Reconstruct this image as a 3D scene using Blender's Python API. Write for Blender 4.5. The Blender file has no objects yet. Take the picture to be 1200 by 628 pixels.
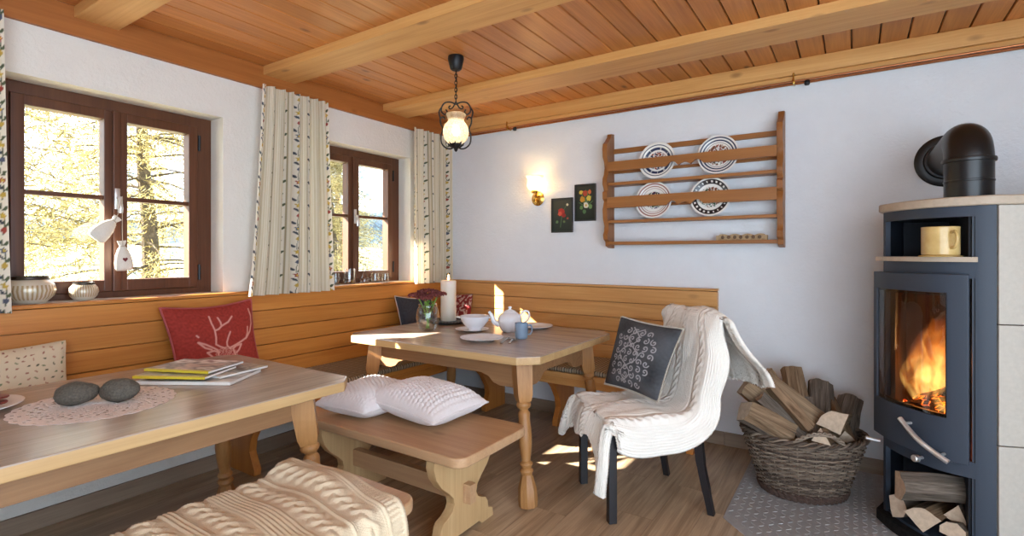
import bpy, bmesh, math, random
from math import sin, cos, pi, radians, hypot, sqrt, exp, atan2
from mathutils import Vector, Matrix, Quaternion, noise
from mathutils.geometry import interpolate_bezier
random.seed(7)
SC = bpy.context.scene
COL = SC.collection

# ------------------------------------------------------------------ camera
FPX, HORIZON, YAW = 606.0, 297.0, math.atan2(400, 606)
CAMP = Vector((3.10, -3.59, 1.25))
def at(px, py, t):
    """pixel of the photograph and a depth in metres -> point in the room"""
    a, b = (px-600)/FPX, (HORIZON-py)/FPX
    s, c = sin(YAW), cos(YAW)
    return CAMP + t*Vector((a*c-s, a*s+c, b))
cam = bpy.data.cameras.new('camera')
cam.sensor_width = 36; cam.lens = 36*FPX/1200
cam.shift_x = 0.0
cam.shift_y = -(314-HORIZON)/1200
cam.clip_start = 0.05
camo = bpy.data.objects.new('camera', cam); COL.objects.link(camo)
camo.location = CAMP; camo.rotation_euler = (radians(90), 0, YAW)
SC.camera = camo

# ------------------------------------------------------------------ colours and nodes
def lin(h):
    if isinstance(h, (tuple, list)): return tuple(h[:3])
    h = h.lstrip('#'); o = []
    for i in (0, 2, 4):
        v = int(h[i:i+2], 16)/255
        o.append(v/12.92 if v <= 0.04045 else ((v+0.055)/1.055)**2.4)
    return tuple(o)
def rgba(h): return (*lin(h), 1)
def new_mat(name):
    m = bpy.data.materials.new(name); m.use_nodes = True
    nt = m.node_tree; nt.nodes.clear()
    out = nt.nodes.new('ShaderNodeOutputMaterial')
    return m, nt, out
class NT:
    def __init__(s, nt): s.nt = nt
    def n(s, t, **k):
        nd = s.nt.nodes.new('ShaderNode'+t)
        for a, b in k.items(): setattr(nd, a, b)
        return nd
    def l(s, a, b): s.nt.links.new(a, b)
    def math(s, op, a, b=None, c=None):
        nd = s.n('Math', operation=op)
        for i, v in enumerate((a, b, c)):
            if v is None: continue
            if isinstance(v, (int, float)): nd.inputs[i].default_value = v
            else: s.l(v, nd.inputs[i])
        return nd.outputs[0]
    def mix(s, f, a, b, blend='MIX'):
        nd = s.n('Mix', data_type='RGBA', blend_type=blend)
        for i, v in ((0, f), (6, a), (7, b)):
            if isinstance(v, (int, float)): nd.inputs[i].default_value = v
            elif isinstance(v, (tuple, str)): nd.inputs[i].default_value = rgba(v)
            else: s.l(v, nd.inputs[i])
        return nd.outputs[2]
    def ramp(s, f, *stops):
        nd = s.n('ValToRGB'); cr = nd.color_ramp
        while len(cr.elements) < len(stops): cr.elements.new(0.5)
        for e, (p, c) in zip(cr.elements, stops):
            e.position = p; e.color = rgba(c) if not isinstance(c, (int, float)) else (c, c, c, 1)
        s.l(f, nd.inputs[0]); return nd.outputs[0]
    def bump(s, h, st, dist=0.01):
        nd = s.n('Bump'); nd.inputs['Strength'].default_value = st; nd.inputs['Distance'].default_value = dist
        s.l(h, nd.inputs['Height']); return nd.outputs[0]
    def noise(s, vec, scale, detail=4, rough=0.55, dist=0.0):
        nd = s.n('TexNoise'); nd.inputs['Scale'].default_value = scale
        nd.inputs['Detail'].default_value = detail; nd.inputs['Roughness'].default_value = rough
        nd.inputs['Distortion'].default_value = dist
        if vec is not None: s.l(vec, nd.inputs['Vector'])
        return nd.outputs[0]
    def mapping(s, vec, scale=(1, 1, 1), loc=(0, 0, 0), rot=(0, 0, 0)):
        nd = s.n('Mapping'); nd.inputs['Scale'].default_value = scale
        nd.inputs['Location'].default_value = loc; nd.inputs['Rotation'].default_value = rot
        s.l(vec, nd.inputs['Vector']); return nd.outputs[0]
    def bsdf(s, col, rough=0.5, metal=0.0, normal=None, spec=0.5, **k):
        nd = s.n('BsdfPrincipled')
        for key, v in (('Base Color', col), ('Roughness', rough), ('Metallic', metal), ('Specular IOR Level', spec), *k.items()):
            key = key.replace('_', ' ')
            if isinstance(v, (int, float)): nd.inputs[key].default_value = v
            elif isinstance(v, (tuple, str)): nd.inputs[key].default_value = rgba(v)
            else: s.l(v, nd.inputs[key])
        if normal is not None: s.l(normal, nd.inputs['Normal'])
        return nd.outputs[0]

def wood(name, light, dark, axis='X', scale=1.0, rough=0.45, knots=0.0, vary=0.0, grain=0.6, spec=0.4, knotcol='#5a2d10'):
    m, nt, out = new_mat(name); N = NT(nt)
    tc = N.n('TexCoord').outputs['Object']
    geo = N.n('NewGeometry'); rnd = geo.outputs['Random Per Island']
    oi = N.n('ObjectInfo').outputs['Random']
    off = N.math('ADD', N.math('MULTIPLY', rnd, 17.0), N.math('MULTIPLY', oi, 9.0))
    add = N.n('VectorMath', operation='ADD'); N.l(tc, add.inputs[0])
    cx = N.n('CombineXYZ')
    for i in range(3): N.l(off, cx.inputs[i])
    N.l(cx.outputs[0], add.inputs[1]); v = add.outputs[0]
    i = 'XYZ'.index(axis)
    sc = [14*scale]*3; sc[i] = 0.9*scale
    n1 = N.noise(N.mapping(v, tuple(sc)), 1.0, 5, 0.6, 1.2)
    sf = [110*scale]*3; sf[i] = 2.5*scale
    n2 = N.noise(N.mapping(v, tuple(sf)), 1.0, 3, 0.6, 0.3)
    f = N.math('ADD', N.math('MULTIPLY', n1, 0.65), N.math('MULTIPLY', n2, 0.35))
    col = N.ramp(f, (0.5-0.22/grain*0.6, dark), (0.5+0.22/grain*0.6, light))
    if vary:
        hv = N.n('HueSaturation'); N.l(col, hv.inputs['Color'])
        N.l(N.math('ADD', N.math('MULTIPLY', rnd, vary), 1.0-vary/2), hv.inputs['Value'])
        col = hv.outputs[0]
    if knots:
        sk = [5.5]*3; sk[i] = 2.6
        vo = N.n('TexVoronoi'); vo.inputs['Scale'].default_value = 1.0
        N.l(N.mapping(v, tuple(sk)), vo.inputs['Vector'])
        k = N.ramp(vo.outputs['Distance'], (0.04, 1.0), (0.12, 0.0))
        col = N.mix(N.math('MULTIPLY', k, knots), col, knotcol)
    b = N.bump(f, 0.12, 0.004)
    N.l(N.bsdf(col, rough, 0, b, spec), out.inputs[0])
    return m
def plain(name, c, rough=0.5, metal=0.0, spec=0.5, noise_amt=0.08, noise_scale=30, bump=0.05, **k):
    m, nt, out = new_mat(name); N = NT(nt)
    tc = N.n('TexCoord').outputs['Object']
    n = N.noise(tc, noise_scale, 4)
    c = lin(c)
    d = tuple(x*(1-noise_amt) for x in c); u = tuple(min(1, x*(1+noise_amt)) for x in c)
    col = N.ramp(n, (0.3, d), (0.7, u))
    b = N.bump(n, bump, 0.004) if bump else None
    N.l(N.bsdf(col, rough, metal, b, spec, **k), out.inputs[0])
    return m
def painted(name, rough=0.7, sheen=0.0, trans=0.0, weave=0.0, wscale=900, spec=0.3):
    """colour from the colour attribute laid on the mesh (patterned cloth, china, prints)"""
    m, nt, out = new_mat(name); N = NT(nt)
    at_ = N.n('Attribute', attribute_name='Col')
    tc = N.n('TexCoord').outputs['Object']
    b = None
    if weave: b = N.bump(N.noise(tc, wscale, 2), weave, 0.002)
    s = N.bsdf(at_.outputs['Color'], rough, 0, b, spec)
    if trans:
        t = N.n('BsdfTranslucent'); N.l(at_.outputs['Color'], t.inputs[0])
        mx = N.n('MixShader'); mx.inputs[0].default_value = trans
        N.l(s, mx.inputs[1]); N.l(t.outputs[0], mx.inputs[2]); s = mx.outputs[0]
    N.l(s, out.inputs[0]); return m
def glassy(name, tint=(0.97, 0.98, 0.98), refl=0.06, rough=0.0, curve=5.0):
    m, nt, out = new_mat(name); N = NT(nt)
    tr = N.n('BsdfTransparent'); tr.inputs[0].default_value = (*tint, 1)
    gl = N.n('BsdfGlossy'); gl.inputs['Roughness'].default_value = rough
    lw = N.n('LayerWeight'); lw.inputs[0].default_value = 0.5
    mx = N.n('MixShader')
    N.l(N.math('ADD', N.math('MULTIPLY', N.math('POWER', lw.outputs['Facing'], curve), 0.75), refl*0.7), mx.inputs[0])
    N.l(tr.outputs[0], mx.inputs[1]); N.l(gl.outputs[0], mx.inputs[2]); N.l(mx.outputs[0], out.inputs[0])
    return m
def emit(name, c, s):
    m, nt, out = new_mat(name); N = NT(nt)
    e = N.n('Emission'); e.inputs[0].default_value = rgba(c); e.inputs[1].default_value = s
    N.l(e.outputs[0], out.inputs[0]); return m

# ------------------------------------------------------------------ mesh building
def _bev(v, f, w, seg=2, ang=40):
    bm = bmesh.new(); vs = [bm.verts.new(p) for p in v]
    for q in f:
        try: bm.faces.new([vs[i] for i in q])
        except ValueError: pass
    bmesh.ops.recalc_face_normals(bm, faces=bm.faces)
    es = [e for e in bm.edges if len(e.link_faces) == 2 and e.calc_face_angle(0) > radians(ang)]
    bmesh.ops.bevel(bm, geom=es, offset=w, segments=seg, profile=0.5, affect='EDGES', clamp_overlap=True)
    bm.verts.index_update()
    V = [x.co.copy() for x in bm.verts]; Fc = [[x.index for x in q.verts] for q in bm.faces]
    bm.free(); return V, Fc
class MB:
    def __init__(s): s.v = []; s.f = []; s.mi = []; s.col = None; s.boxy = True
    def add(s, v, f, mi=0, M=None, col=None):
        o = len(s.v)
        s.v += [(M @ Vector(p)) if M is not None else Vector(p) for p in v]
        s.f += [[i+o for i in q] for q in f]
        s.mi += (mi if isinstance(mi, list) else [mi]*len(f))
        if col is not None:
            if s.col is None: s.col = [(0.5, 0.5, 0.5)]*o
            s.col += col
        elif s.col is not None: s.col += [(0.5, 0.5, 0.5)]*len(v)
        return s
    def box(s, a, b, mi=0, bevel=0.0, M=None, seg=2):
        (x0, y0, z0), (x1, y1, z1) = a, b
        v = [Vector(p) for p in ((x0,y0,z0),(x1,y0,z0),(x1,y1,z0),(x0,y1,z0),(x0,y0,z1),(x1,y0,z1),(x1,y1,z1),(x0,y1,z1))]
        f = [[0,3,2,1],[4,5,6,7],[0,1,5,4],[1,2,6,5],[2,3,7,6],[3,0,4,7]]
        if bevel: v, f = _bev(v, f, bevel, seg)
        return s.add(v, f, mi, M)
    def prism(s, poly, plane, a0, a1, mi=0, bevel=0.0, M=None, seg=2, ang=40):
        """extrude a 2D outline; plane 'xy','xz','yz' names its axes"""
        def P(p, a):
            if plane == 'xy': return Vector((p[0], p[1], a))
            if plane == 'xz': return Vector((p[0], a, p[1]))
            return Vector((a, p[0], p[1]))
        n = len(poly)
        v = [P(p, a0) for p in poly]+[P(p, a1) for p in poly]
        f = [list(range(n))[::-1], list(range(n, 2*n))]+[[i, (i+1) % n, n+(i+1) % n, n+i] for i in range(n)]
        if bevel: v, f = _bev(v, f, bevel, seg, ang)
        return s.add(v, f, mi, M)
    def lathe(s, prof, n=32, M=None, mi=0, sx=1, sy=1, cap=True, phase=0.0):
        s.boxy = False
        v = []; f = []
        for r, z in prof:
            for k in range(n):
                a = 2*pi*k/n+phase; v.append((r*cos(a)*sx, r*sin(a)*sy, z))
        for i in range(len(prof)-1):
            for k in range(n):
                f.append([i*n+k, i*n+(k+1) % n, (i+1)*n+(k+1) % n, (i+1)*n+k])
        if cap:
            if prof[0][0] > 1e-5: f.append(list(range(n))[::-1])
            if prof[-1][0] > 1e-5: f.append([(len(prof)-1)*n+k for k in range(n)])
        return s.add(v, f, mi, M)
    def tube(s, path, r, n=8, closed=False, mi=0, M=None, cap=True, flat=1.0):
        s.boxy = False
        P = [Vector(p) for p in path]; m = len(P)
        R = r if isinstance(r, (list, tuple)) else [r]*m
        T = []
        for i in range(m):
            if closed: d = P[(i+1) % m]-P[i-1]
            else: d = P[min(i+1, m-1)]-P[max(i-1, 0)]
            T.append(d.normalized() if d.length > 1e-9 else Vector((0, 0, 1)))
        ref = Vector((0, 0, 1)) if abs(T[0].z) < 0.9 else Vector((1, 0, 0))
        u = (ref-T[0]*ref.dot(T[0])).normalized()
        v = []; f = []
        for i in range(m):
            u = (u-T[i]*u.dot(T[i]))
            u = u.normalized() if u.length > 1e-6 else T[i].orthogonal().normalized()
            w = T[i].cross(u)
            for k in range(n):
                a = 2*pi*k/n; v.append(P[i]+(u*cos(a)*flat+w*sin(a))*R[i])
        for i in range(m if closed else m-1):
            j = (i+1) % m
            for k in range(n): f.append([i*n+k, i*n+(k+1) % n, j*n+(k+1) % n, j*n+k])
        if not closed and cap:
            f.append(list(range(n))[::-1]); f.append([(m-1)*n+k for k in range(n)])
        return s.add(v, f, mi, M)
    def grid(s, nu, nv, fn, cu=False, cv=False, mi=0, col=None, M=None):
        s.boxy = False
        v = []; c = []
        for j in range(nv):
            for i in range(nu):
                u = i/(nu if cu else nu-1); w = j/(nv if cv else nv-1)
                v.append(fn(u, w))
                if col: c.append(col(u, w))
        f = []
        for j in range(nv if cv else nv-1):
            for i in range(nu if cu else nu-1):
                f.append([j*nu+i, j*nu+(i+1) % nu, ((j+1) % nv)*nu+(i+1) % nu, ((j+1) % nv)*nu+i])
        return s.add(v, f, mi, M, c if col else None)
    def build(s, name, mats, parent=None, world=False, smooth=35, loc=None, fix=True):
        if not isinstance(mats, (list, tuple)): mats = [mats]
        V = s.v
        if parent is not None and world:
            Wm = parent.matrix_basis.copy(); q = parent.parent
            while q is not None: Wm = q.matrix_basis @ Wm; q = q.parent
            Mi = Wm.inverted(); V = [Mi @ p for p in V]
        if loc is not None:
            L = Vector(loc); V = [p-L for p in V]
        me = bpy.data.meshes.new(name)
        me.from_pydata([tuple(p) for p in V], [], s.f)
        for m in mats: me.materials.append(m)
        me.polygons.foreach_set('material_index', s.mi)
        if s.col is not None:
            ca = me.color_attributes.new('Col', 'FLOAT_COLOR', 'POINT')
            buf = []
            for c in s.col: buf += [c[0], c[1], c[2], 1.0]
            ca.data.foreach_set('color', buf)
        if fix:
            bm = bmesh.new(); bm.from_mesh(me); bmesh.ops.recalc_face_normals(bm, faces=bm.faces); bm.to_mesh(me); bm.free()
        if smooth:
            me.shade_smooth()
            me.set_sharp_from_angle(angle=radians(smooth))
        me.update()
        o = bpy.data.objects.new(name, me); COL.objects.link(o)
        if s.boxy and smooth and smooth < 60: wm = o.modifiers.new('face_weighted', 'WEIGHTED_NORMAL'); wm.keep_sharp = True
        if parent is not None: o.parent = parent
        if loc is not None: o.location = loc
        return o
def tag(o, label, cat, group=None, kind=None):
    if label: o['label'] = label
    if cat: o['category'] = cat
    if group: o['group'] = group
    if kind: o['kind'] = kind
    return o
def struct(o): o['kind'] = 'structure'; return o
def thing(name, label, cat, loc=(0, 0, 0), rz=0.0, group=None):
    o = bpy.data.objects.new(name, None); COL.objects.link(o)
    o.empty_display_size = 0.05
    o.matrix_basis = Matrix.Translation(loc) @ Matrix.Rotation(rz, 4, 'Z')
    return tag(o, label, cat, group)
def sempty(name, loc):
    o = bpy.data.objects.new(name, None); COL.objects.link(o); o.empty_display_size = 0.05
    o.matrix_basis = Matrix.Translation(loc); return struct(o)
def dup(root, loc, rz=0.0, label=None, group=None, scale=None):
    r = root.copy(); COL.objects.link(r)
    r.matrix_basis = Matrix.Translation(loc) @ Matrix.Rotation(rz, 4, 'Z')
    if scale: r.scale = scale
    if label: r['label'] = label
    if group: r['group'] = group
    for ch in list(root.children):
        c = ch.copy(); COL.objects.link(c); c.parent = r
        for g in list(ch.children):
            d = g.copy(); COL.objects.link(d); d.parent = c
    return r
def TR(loc, axis=None, rot=(0, 0, 0)):
    from mathutils import Euler
    return Matrix.Translation(loc) @ Euler(rot).to_matrix().to_4x4()
def align(p, d, roll=0.0):
    """matrix that carries +Z to direction d at p"""
    q = Vector(d).normalized().to_track_quat('Z', 'Y')
    return Matrix.Translation(p) @ q.to_matrix().to_4x4() @ Matrix.Rotation(roll, 4, 'Z')
def catmull(P, n=8, closed=False):
    P = [Vector(p) for p in P]; out = []; m = len(P)
    for i in range(m if closed else m-1):
        if closed: p0, p1, p2, p3 = P[i-1], P[i], P[(i+1) % m], P[(i+2) % m]
        else: p0, p1, p2, p3 = P[max(i-1, 0)], P[i], P[i+1], P[min(i+2, m-1)]
        for k in range(n):
            t = k/n
            out.append(0.5*(2*p1+(p2-p0)*t+(2*p0-5*p1+4*p2-p3)*t*t+(3*p1-p0-3*p2+p3)*t**3))
    if not closed: out.append(P[-1])
    return out
def seg_d(px, py, ax, ay, bx, by):
    dx, dy = bx-ax, by-ay; l = dx*dx+dy*dy
    t = 0 if l == 0 else max(0, min(1, ((px-ax)*dx+(py-ay)*dy)/l))
    return hypot(px-ax-t*dx, py-ay-t*dy)
def lerp3(a, b, t): return tuple(a[i]+(b[i]-a[i])*t for i in range(3))
def sstep(a, b, x):
    if a == b: return float(x >= a)
    t = max(0, min(1, (x-a)/(b-a))); return t*t*(3-2*t)

# ------------------------------------------------------------------ materials
M = {}
M['ceil'] = wood('ceiling_pine_boards', '#d08d4e', '#a1602c', 'Y', 1.0, 0.36, 0.85, 0.22)
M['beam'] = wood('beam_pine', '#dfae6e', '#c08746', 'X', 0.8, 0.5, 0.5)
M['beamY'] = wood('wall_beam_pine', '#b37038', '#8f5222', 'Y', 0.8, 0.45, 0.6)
M['bench'] = wood('bench_pine', '#cc8a42', '#a86225', 'Y', 1.0, 0.38, 0.25, 0.12)
M['benchX'] = wood('bench_pine_long', '#d6a468', '#b37a40', 'X', 1.0, 0.38, 0.25, 0.12)
M['benchZ'] = wood('bench_support_pine', '#c5813f', '#a35d24', 'Z', 1.0, 0.42, 0.2)
M['tabtop'] = wood('table_top_oak', '#b9a797', '#8d7b6d', 'X', 1.3, 0.24, 0.15, 0.0, 0.7, 0.5)
M['tabedge'] = wood('table_edge_pine', '#c6a474', '#a88558', 'X', 0.9, 0.42, 0.0)
M['tabtopY'] = wood('near_table_top_oak', '#b9a797', '#8d7b6d', 'X', 1.3, 0.24, 0.15, 0.0, 0.7, 0.5)
M['tableg'] = wood('table_leg_wood', '#b58451', '#8f6237', 'Z', 1.2, 0.4, 0.0)
M['apron'] = wood('table_apron_wood', '#9c7450', '#7c583a', 'X', 1.2, 0.42, 0.1)
M['fbench'] = wood('bench_board_wood', '#c7a37c', '#a98260', 'X', 1.0, 0.42, 0.3)
M['fbenchZ'] = wood('bench_end_wood', '#cfae80', '#b28d5f', 'Z', 1.0, 0.45, 0.25)
M['rackX'] = wood('rack_wood', '#a8703c', '#87552a', 'X', 1.0, 0.42, 0.0)
M['rackZ'] = wood('rack_side_wood', '#a36a38', '#7d4c24', 'Z', 1.0, 0.42, 0.0)
M['frame'] = wood('window_frame_wood', '#67402a', '#472818', 'Z', 1.0, 0.38, 0.0)
M['base'] = wood('baseboard_wood', '#a08a76', '#7f6a58', 'X', 1.0, 0.5, 0.0)
M['baseY'] = wood('baseboard_wood_window_side', '#a08a76', '#7f6a58', 'Y', 1.0, 0.5, 0.0)
M['floor'] = wood('floor_planks', '#c4aa8b', '#826a52', 'Y', 1.2, 0.33, 0.3, 0.25, 0.75, 0.5, '#4a3626')
M['black'] = plain('black_chair_wood', '#1b1a1e', 0.4)
M['iron'] = plain('black_iron', '#17171a', 0.45, 0.3)
M['stove'] = plain('stove_steel', '#323b48', 0.5, 0.0, 0.4, 0.04, 300, 0.03)
M['stovein'] = plain('stove_inner_steel', '#1f232c', 0.6, 0.0, 0.3, 0.05)
M['soot'] = plain('fire_chamber_lining', '#332d29', 0.9, 0.0, 0.2, 0.4, 9)
M['pipe'] = plain('flue_black', '#111113', 0.35, 0.0, 0.5, 0.05)
M['chrome'] = plain('chrome', '#d8d8d8', 0.32, 0.75, 0.5, 0.02)
M['stone'] = plain('pale_stone_slab', '#b8b2a8', 0.6, 0, 0.4, 0.05, 60)
M['topslab'] = plain('stove_top_stone', '#b3a492', 0.55, 0, 0.4, 0.07, 50)
M['copper'] = plain('copper_pipe', '#b07048', 0.35, 0.8)
M['brass'] = plain('brass', '#c9a050', 0.25, 1.0, 0.5, 0.05)
M['white_china'] = plain('white_china', '#e6e6ea', 0.15, 0, 0.5, 0.01, 10, 0)
M['blue_china'] = plain('blue_grey_china', '#7f93a8', 0.25, 0, 0.5, 0.04)
M['wax'] = plain('candle_wax', '#e9e0d2', 0.5, 0, 0.4, 0.02, 20, 0.02, Subsurface_Weight=0.2)
M['dark_tray'] = plain('dark_tray', '#2b2a2a', 0.4)
M['pebble'] = plain('grey_stone', '#57524a', 0.75, 0, 0.3, 0.35, 160, 0.5)
M['cord'] = plain('linen_cord', '#b5a894', 0.8)
M['linen'] = plain('linen_bag', '#d9d3c8', 0.9, 0, 0.2, 0.06, 200, 0.2)
M['heart'] = plain('dark_red_heart', '#6b2a2c', 0.8)
M['stem'] = plain('green_stems', '#5f8a35', 0.6)
M['flower'] = plain('dark_red_flowers', '#6e3b3a', 0.8, 0, 0.2, 0.4, 90, 0.3)
M['leaf'] = plain('green_leaves', '#6d7f3a', 0.6, 0, 0.3, 0.25)
M['page'] = plain('paper_pages', '#e3e0da', 0.6, 0, 0.3, 0.04, 300)
M['yellow'] = plain('yellow_spine', '#d6c23a', 0.4, 0, 0.4, 0.06)
M['steel'] = plain('spoon_steel', '#bdb6ae', 0.25, 1.0)
M['ash'] = plain('charcoal_bed', '#1d1a19', 0.9, 0, 0.2, 0.5, 60, 0.6)
M['glass'] = glassy('window_glass')
M['clear'] = glassy('clear_glass', (0.96, 0.975, 0.975), 0.08, 0.0, 2.6)
M['doorglass'] = glassy('stove_door_glass', (0.75, 0.74, 0.72), 0.07)
M['cloth_paint'] = painted('printed_curtain_cloth', 0.85, trans=0.28, weave=0.15)
M['cush_paint'] = painted('patterned_cushion_cloth', 0.9, weave=0.35, wscale=500, spec=0.15)
M['china_paint'] = painted('painted_china', 0.2, spec=0.5)
M['print_paint'] = painted('printed_paper', 0.3, spec=0.5)
M['picture_paint'] = painted('painted_wood_panel', 0.6)
M['log'] = None

# plaster
def plaster(name, c):
    m, nt, out = new_mat(name); N = NT(nt)
    tc = N.n('TexCoord').outputs['Object']
    n = N.noise(tc, 9, 6, 0.6); n2 = N.noise(tc, 55, 4, 0.6)
    cc = lin(c)
    col = N.ramp(n, (0.3, tuple(x*0.965 for x in cc)), (0.7, cc))
    h = N.math('ADD', N.math('MULTIPLY', n, 0.6), N.math('MULTIPLY', n2, 0.4))
    N.l(N.bsdf(col, 0.9, 0, N.bump(h, 0.6, 0.014), 0.2), out.inputs[0]); return m
M['plaster'] = plaster('white_plaster', '#dfe2e6')
M['wallL'] = plaster('white_plaster_window_wall', '#e0dcd4')
# knit wool
def wool(name, c, d):
    m, nt, out = new_mat(name); N = NT(nt)
    tc = N.n('TexCoord').outputs['Object']
    n = N.noise(tc, 350, 3, 0.7); n3 = N.noise(tc, 12, 3)
    col = N.mix(N.math('MULTIPLY', n3, 0.8), c, d)
    N.l(N.bsdf(col, 0.95, 0, N.bump(n, 0.6, 0.004), 0.1, Sheen_Weight=0.15), out.inputs[0]); return m
M['wool'] = wool('cream_wool', '#f3eee6', '#e9e2d6')
M['wool2'] = wool('warm_cream_wool', '#e2d2b8', '#d2ba96')
M['wool3'] = wool('white_knit', '#e6e1e2', '#d9d0ce')
# striped upholstery
def stripes(name, axis, cols, period):
    m, nt, out = new_mat(name); N = NT(nt)
    tc = N.n('TexCoord').outputs['Object']
    sx = N.n('SeparateXYZ'); N.l(tc, sx.inputs[0])
    f = N.math('FRACT', N.math('DIVIDE', sx.outputs['XYZ'.index(axis)], period))
    nd = N.n('ValToRGB'); cr = nd.color_ramp; cr.interpolation = 'CONSTANT'
    while len(cr.elements) < len(cols): cr.elements.new(0.5)
    for i, (e, c) in enumerate(zip(cr.elements, cols)): e.position = i/len(cols); e.color = rgba(c)
    N.l(f, nd.inputs[0])
    n = N.noise(tc, 500, 2)
    N.l(N.bsdf(nd.outputs[0], 0.95, 0, N.bump(n, 0.4, 0.003), 0.1), out.inputs[0]); return m
S_ = ['#9c8b74', '#6f6152', '#b7a78f', '#5d5348', '#a39178', '#84745f']
M['padY'] = stripes('striped_upholstery_window_side', 'Y', S_, 0.055)
M['padX'] = stripes('striped_upholstery_wall_side', 'X', S_, 0.055)
# firewood: slot 0 split wood, 1 bark, 2 cut end
M['split'] = wood('split_firewood', '#a0866a', '#54402f', 'Z', 2.2, 0.85, 0.0, 0.4, 0.8, 0.15)
M['bark'] = wood('firewood_bark', '#7d7166', '#3f372f', 'Z', 3.0, 0.95, 0.0, 0.3, 0.9, 0.1)
M['cut'] = plain('firewood_cut_end', '#bda892', 0.9, 0, 0.1, 0.15, 45, 0.3)
M['char'] = plain('charred_wood', '#1c1512', 0.9, 0, 0.1, 0.5, 60, 0.5)
# wicker
m, nt, out = new_mat('wicker'); N = NT(nt)
rnd = N.n('NewGeometry').outputs['Random Per Island']
tc = N.n('TexCoord').outputs['Object']
col = N.ramp(N.math('ADD', N.math('MULTIPLY', rnd, 0.7), N.math('MULTIPLY', N.noise(tc, 40, 3), 0.4)), (0.2, '#3a2e27'), (0.55, '#65564a'), (0.9, '#8d7d6c'))
N.l(N.bsdf(col, 0.7, 0, None, 0.3), out.inputs[0]); M['wicker'] = m
M['wickerdark'] = plain('dark_wicker_braid', '#4a3830', 0.7, 0, 0.3, 0.3, 60, 0.3)
# hearth plate
M['hearth'] = plain('grey_tread_plate', '#9b9a9a', 0.5, 0.1, 0.4, 0.08, 25, 0.05)
# pots
m, nt, out = new_mat('gold_ribbed_ceramic'); N = NT(nt)
tc = N.n('TexCoord').outputs['Object']; sx = N.n('SeparateXYZ'); N.l(tc, sx.inputs[0])
an = N.math('ARCTAN2', sx.outputs[1], sx.outputs[0])
w = N.math('SINE', N.math('MULTIPLY', an, 34.0))
w2 = N.math('MULTIPLY', N.math('GREATER_THAN', sx.outputs[2], 0.018), N.math('LESS_THAN', sx.outputs[2], 0.085))
n = N.noise(tc, 40, 4)
f = N.math('MULTIPLY', N.math('GREATER_THAN', N.math('ADD', w, N.math('MULTIPLY', n, 1.2)), 0.75), w2)
N.l(N.bsdf(N.mix(N.math('MULTIPLY', f, 0.75), '#cbc3b2', '#9a7a3c'), 0.28, 0.15, None, 0.5), out.inputs[0]); M['pot'] = m
M['potrim'] = plain('pot_dark_rim', '#3a3128', 0.4, 0.5)
# enamel mug with soft bands
m, nt, out = new_mat('tan_enamel'); N = NT(nt)
tc = N.n('TexCoord').outputs['Object']
N.l(N.bsdf(N.ramp(N.noise(tc, 20, 3), (0.3, '#bfa063'), (0.7, '#cfb277')), 0.22, 0.0, None, 0.5), out.inputs[0]); M['mug'] = m
# lamp shade glass, crackled and lit
m, nt, out = new_mat('crackle_lamp_glass'); N = NT(nt)
tc = N.n('TexCoord').outputs['Object']
vo = N.n('TexVoronoi', feature='DISTANCE_TO_EDGE'); vo.inputs['Scale'].default_value = 55; N.l(tc, vo.inputs['Vector'])
cr = N.ramp(vo.outputs['Distance'], (0.02, 0.0), (0.12, 1.0))
tl = N.n('BsdfTranslucent'); N.l(N.mix(cr, '#a8957a', '#fff2dc'), tl.inputs[0])
tr = N.n('BsdfTransparent'); tr.inputs[0].default_value = rgba('#fff4e2')
gl = N.n('BsdfGlossy'); gl.inputs['Roughness'].default_value = 0.15
N.l(N.bump(vo.outputs['Distance'], 0.6, 0.01), gl.inputs['Normal'])
mx = N.n('MixShader'); N.l(N.math('MULTIPLY', cr, 0.5), mx.inputs[0]); N.l(tl.outputs[0], mx.inputs[1]); N.l(tr.outputs[0], mx.inputs[2])
mx2 = N.n('MixShader'); mx2.inputs[0].default_value = 0.1; N.l(mx.outputs[0], mx2.inputs[1]); N.l(gl.outputs[0], mx2.inputs[2])
N.l(mx2.outputs[0], out.inputs[0]); M['lampglass'] = m
m, nt, out = new_mat('frosted_lamp_glass'); N = NT(nt)
tl = N.n('BsdfTranslucent'); tl.inputs[0].default_value = rgba('#fff0d8')
tr = N.n('BsdfTransparent'); tr.inputs[0].default_value = rgba('#fff4e2')
mx = N.n('MixShader'); mx.inputs[0].default_value = 0.35; N.l(tl.outputs[0], mx.inputs[1]); N.l(tr.outputs[0], mx.inputs[2])
N.l(mx.outputs[0], out.inputs[0]); M['frost'] = m
M['bulb'] = emit('lamp_bulb', '#fff0d4', 10.0)
M['bulb2'] = emit('sconce_bulb', '#ffd690', 30.0)
# outdoors
def leafmat(name, a, b):
    m, nt, out = new_mat(name); N = NT(nt)
    rnd = N.n('NewGeometry').outputs['Random Per Island']
    col = N.ramp(rnd, (0.1, a), (0.9, b))
    d = N.n('BsdfDiffuse'); N.l(col, d.inputs[0]); t = N.n('BsdfTranslucent'); N.l(col, t.inputs[0])
    mx = N.n('MixShader'); mx.inputs[0].default_value = 0.5; N.l(d.outputs[0], mx.inputs[1]); N.l(t.outputs[0], mx.inputs[2])
    N.l(mx.outputs[0], out.inputs[0]); return m
M['larch'] = leafmat('larch_needles', '#685c36', '#b8aa78')
M['spruce'] = leafmat('spruce_needles', '#3c505a', '#6b828c')
M['trunk'] = plain('tree_bark', '#4f4538', 0.9, 0, 0.1, 0.3, 20, 0.4)
M['meadow'] = plain('autumn_meadow', '#cfc9a4', 0.95, 0, 0.1, 0.25, 2)
M['hill'] = plain('hazy_forest_hill', '#4e565c', 0.95, 0, 0.1, 0.35, 0.8)
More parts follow.
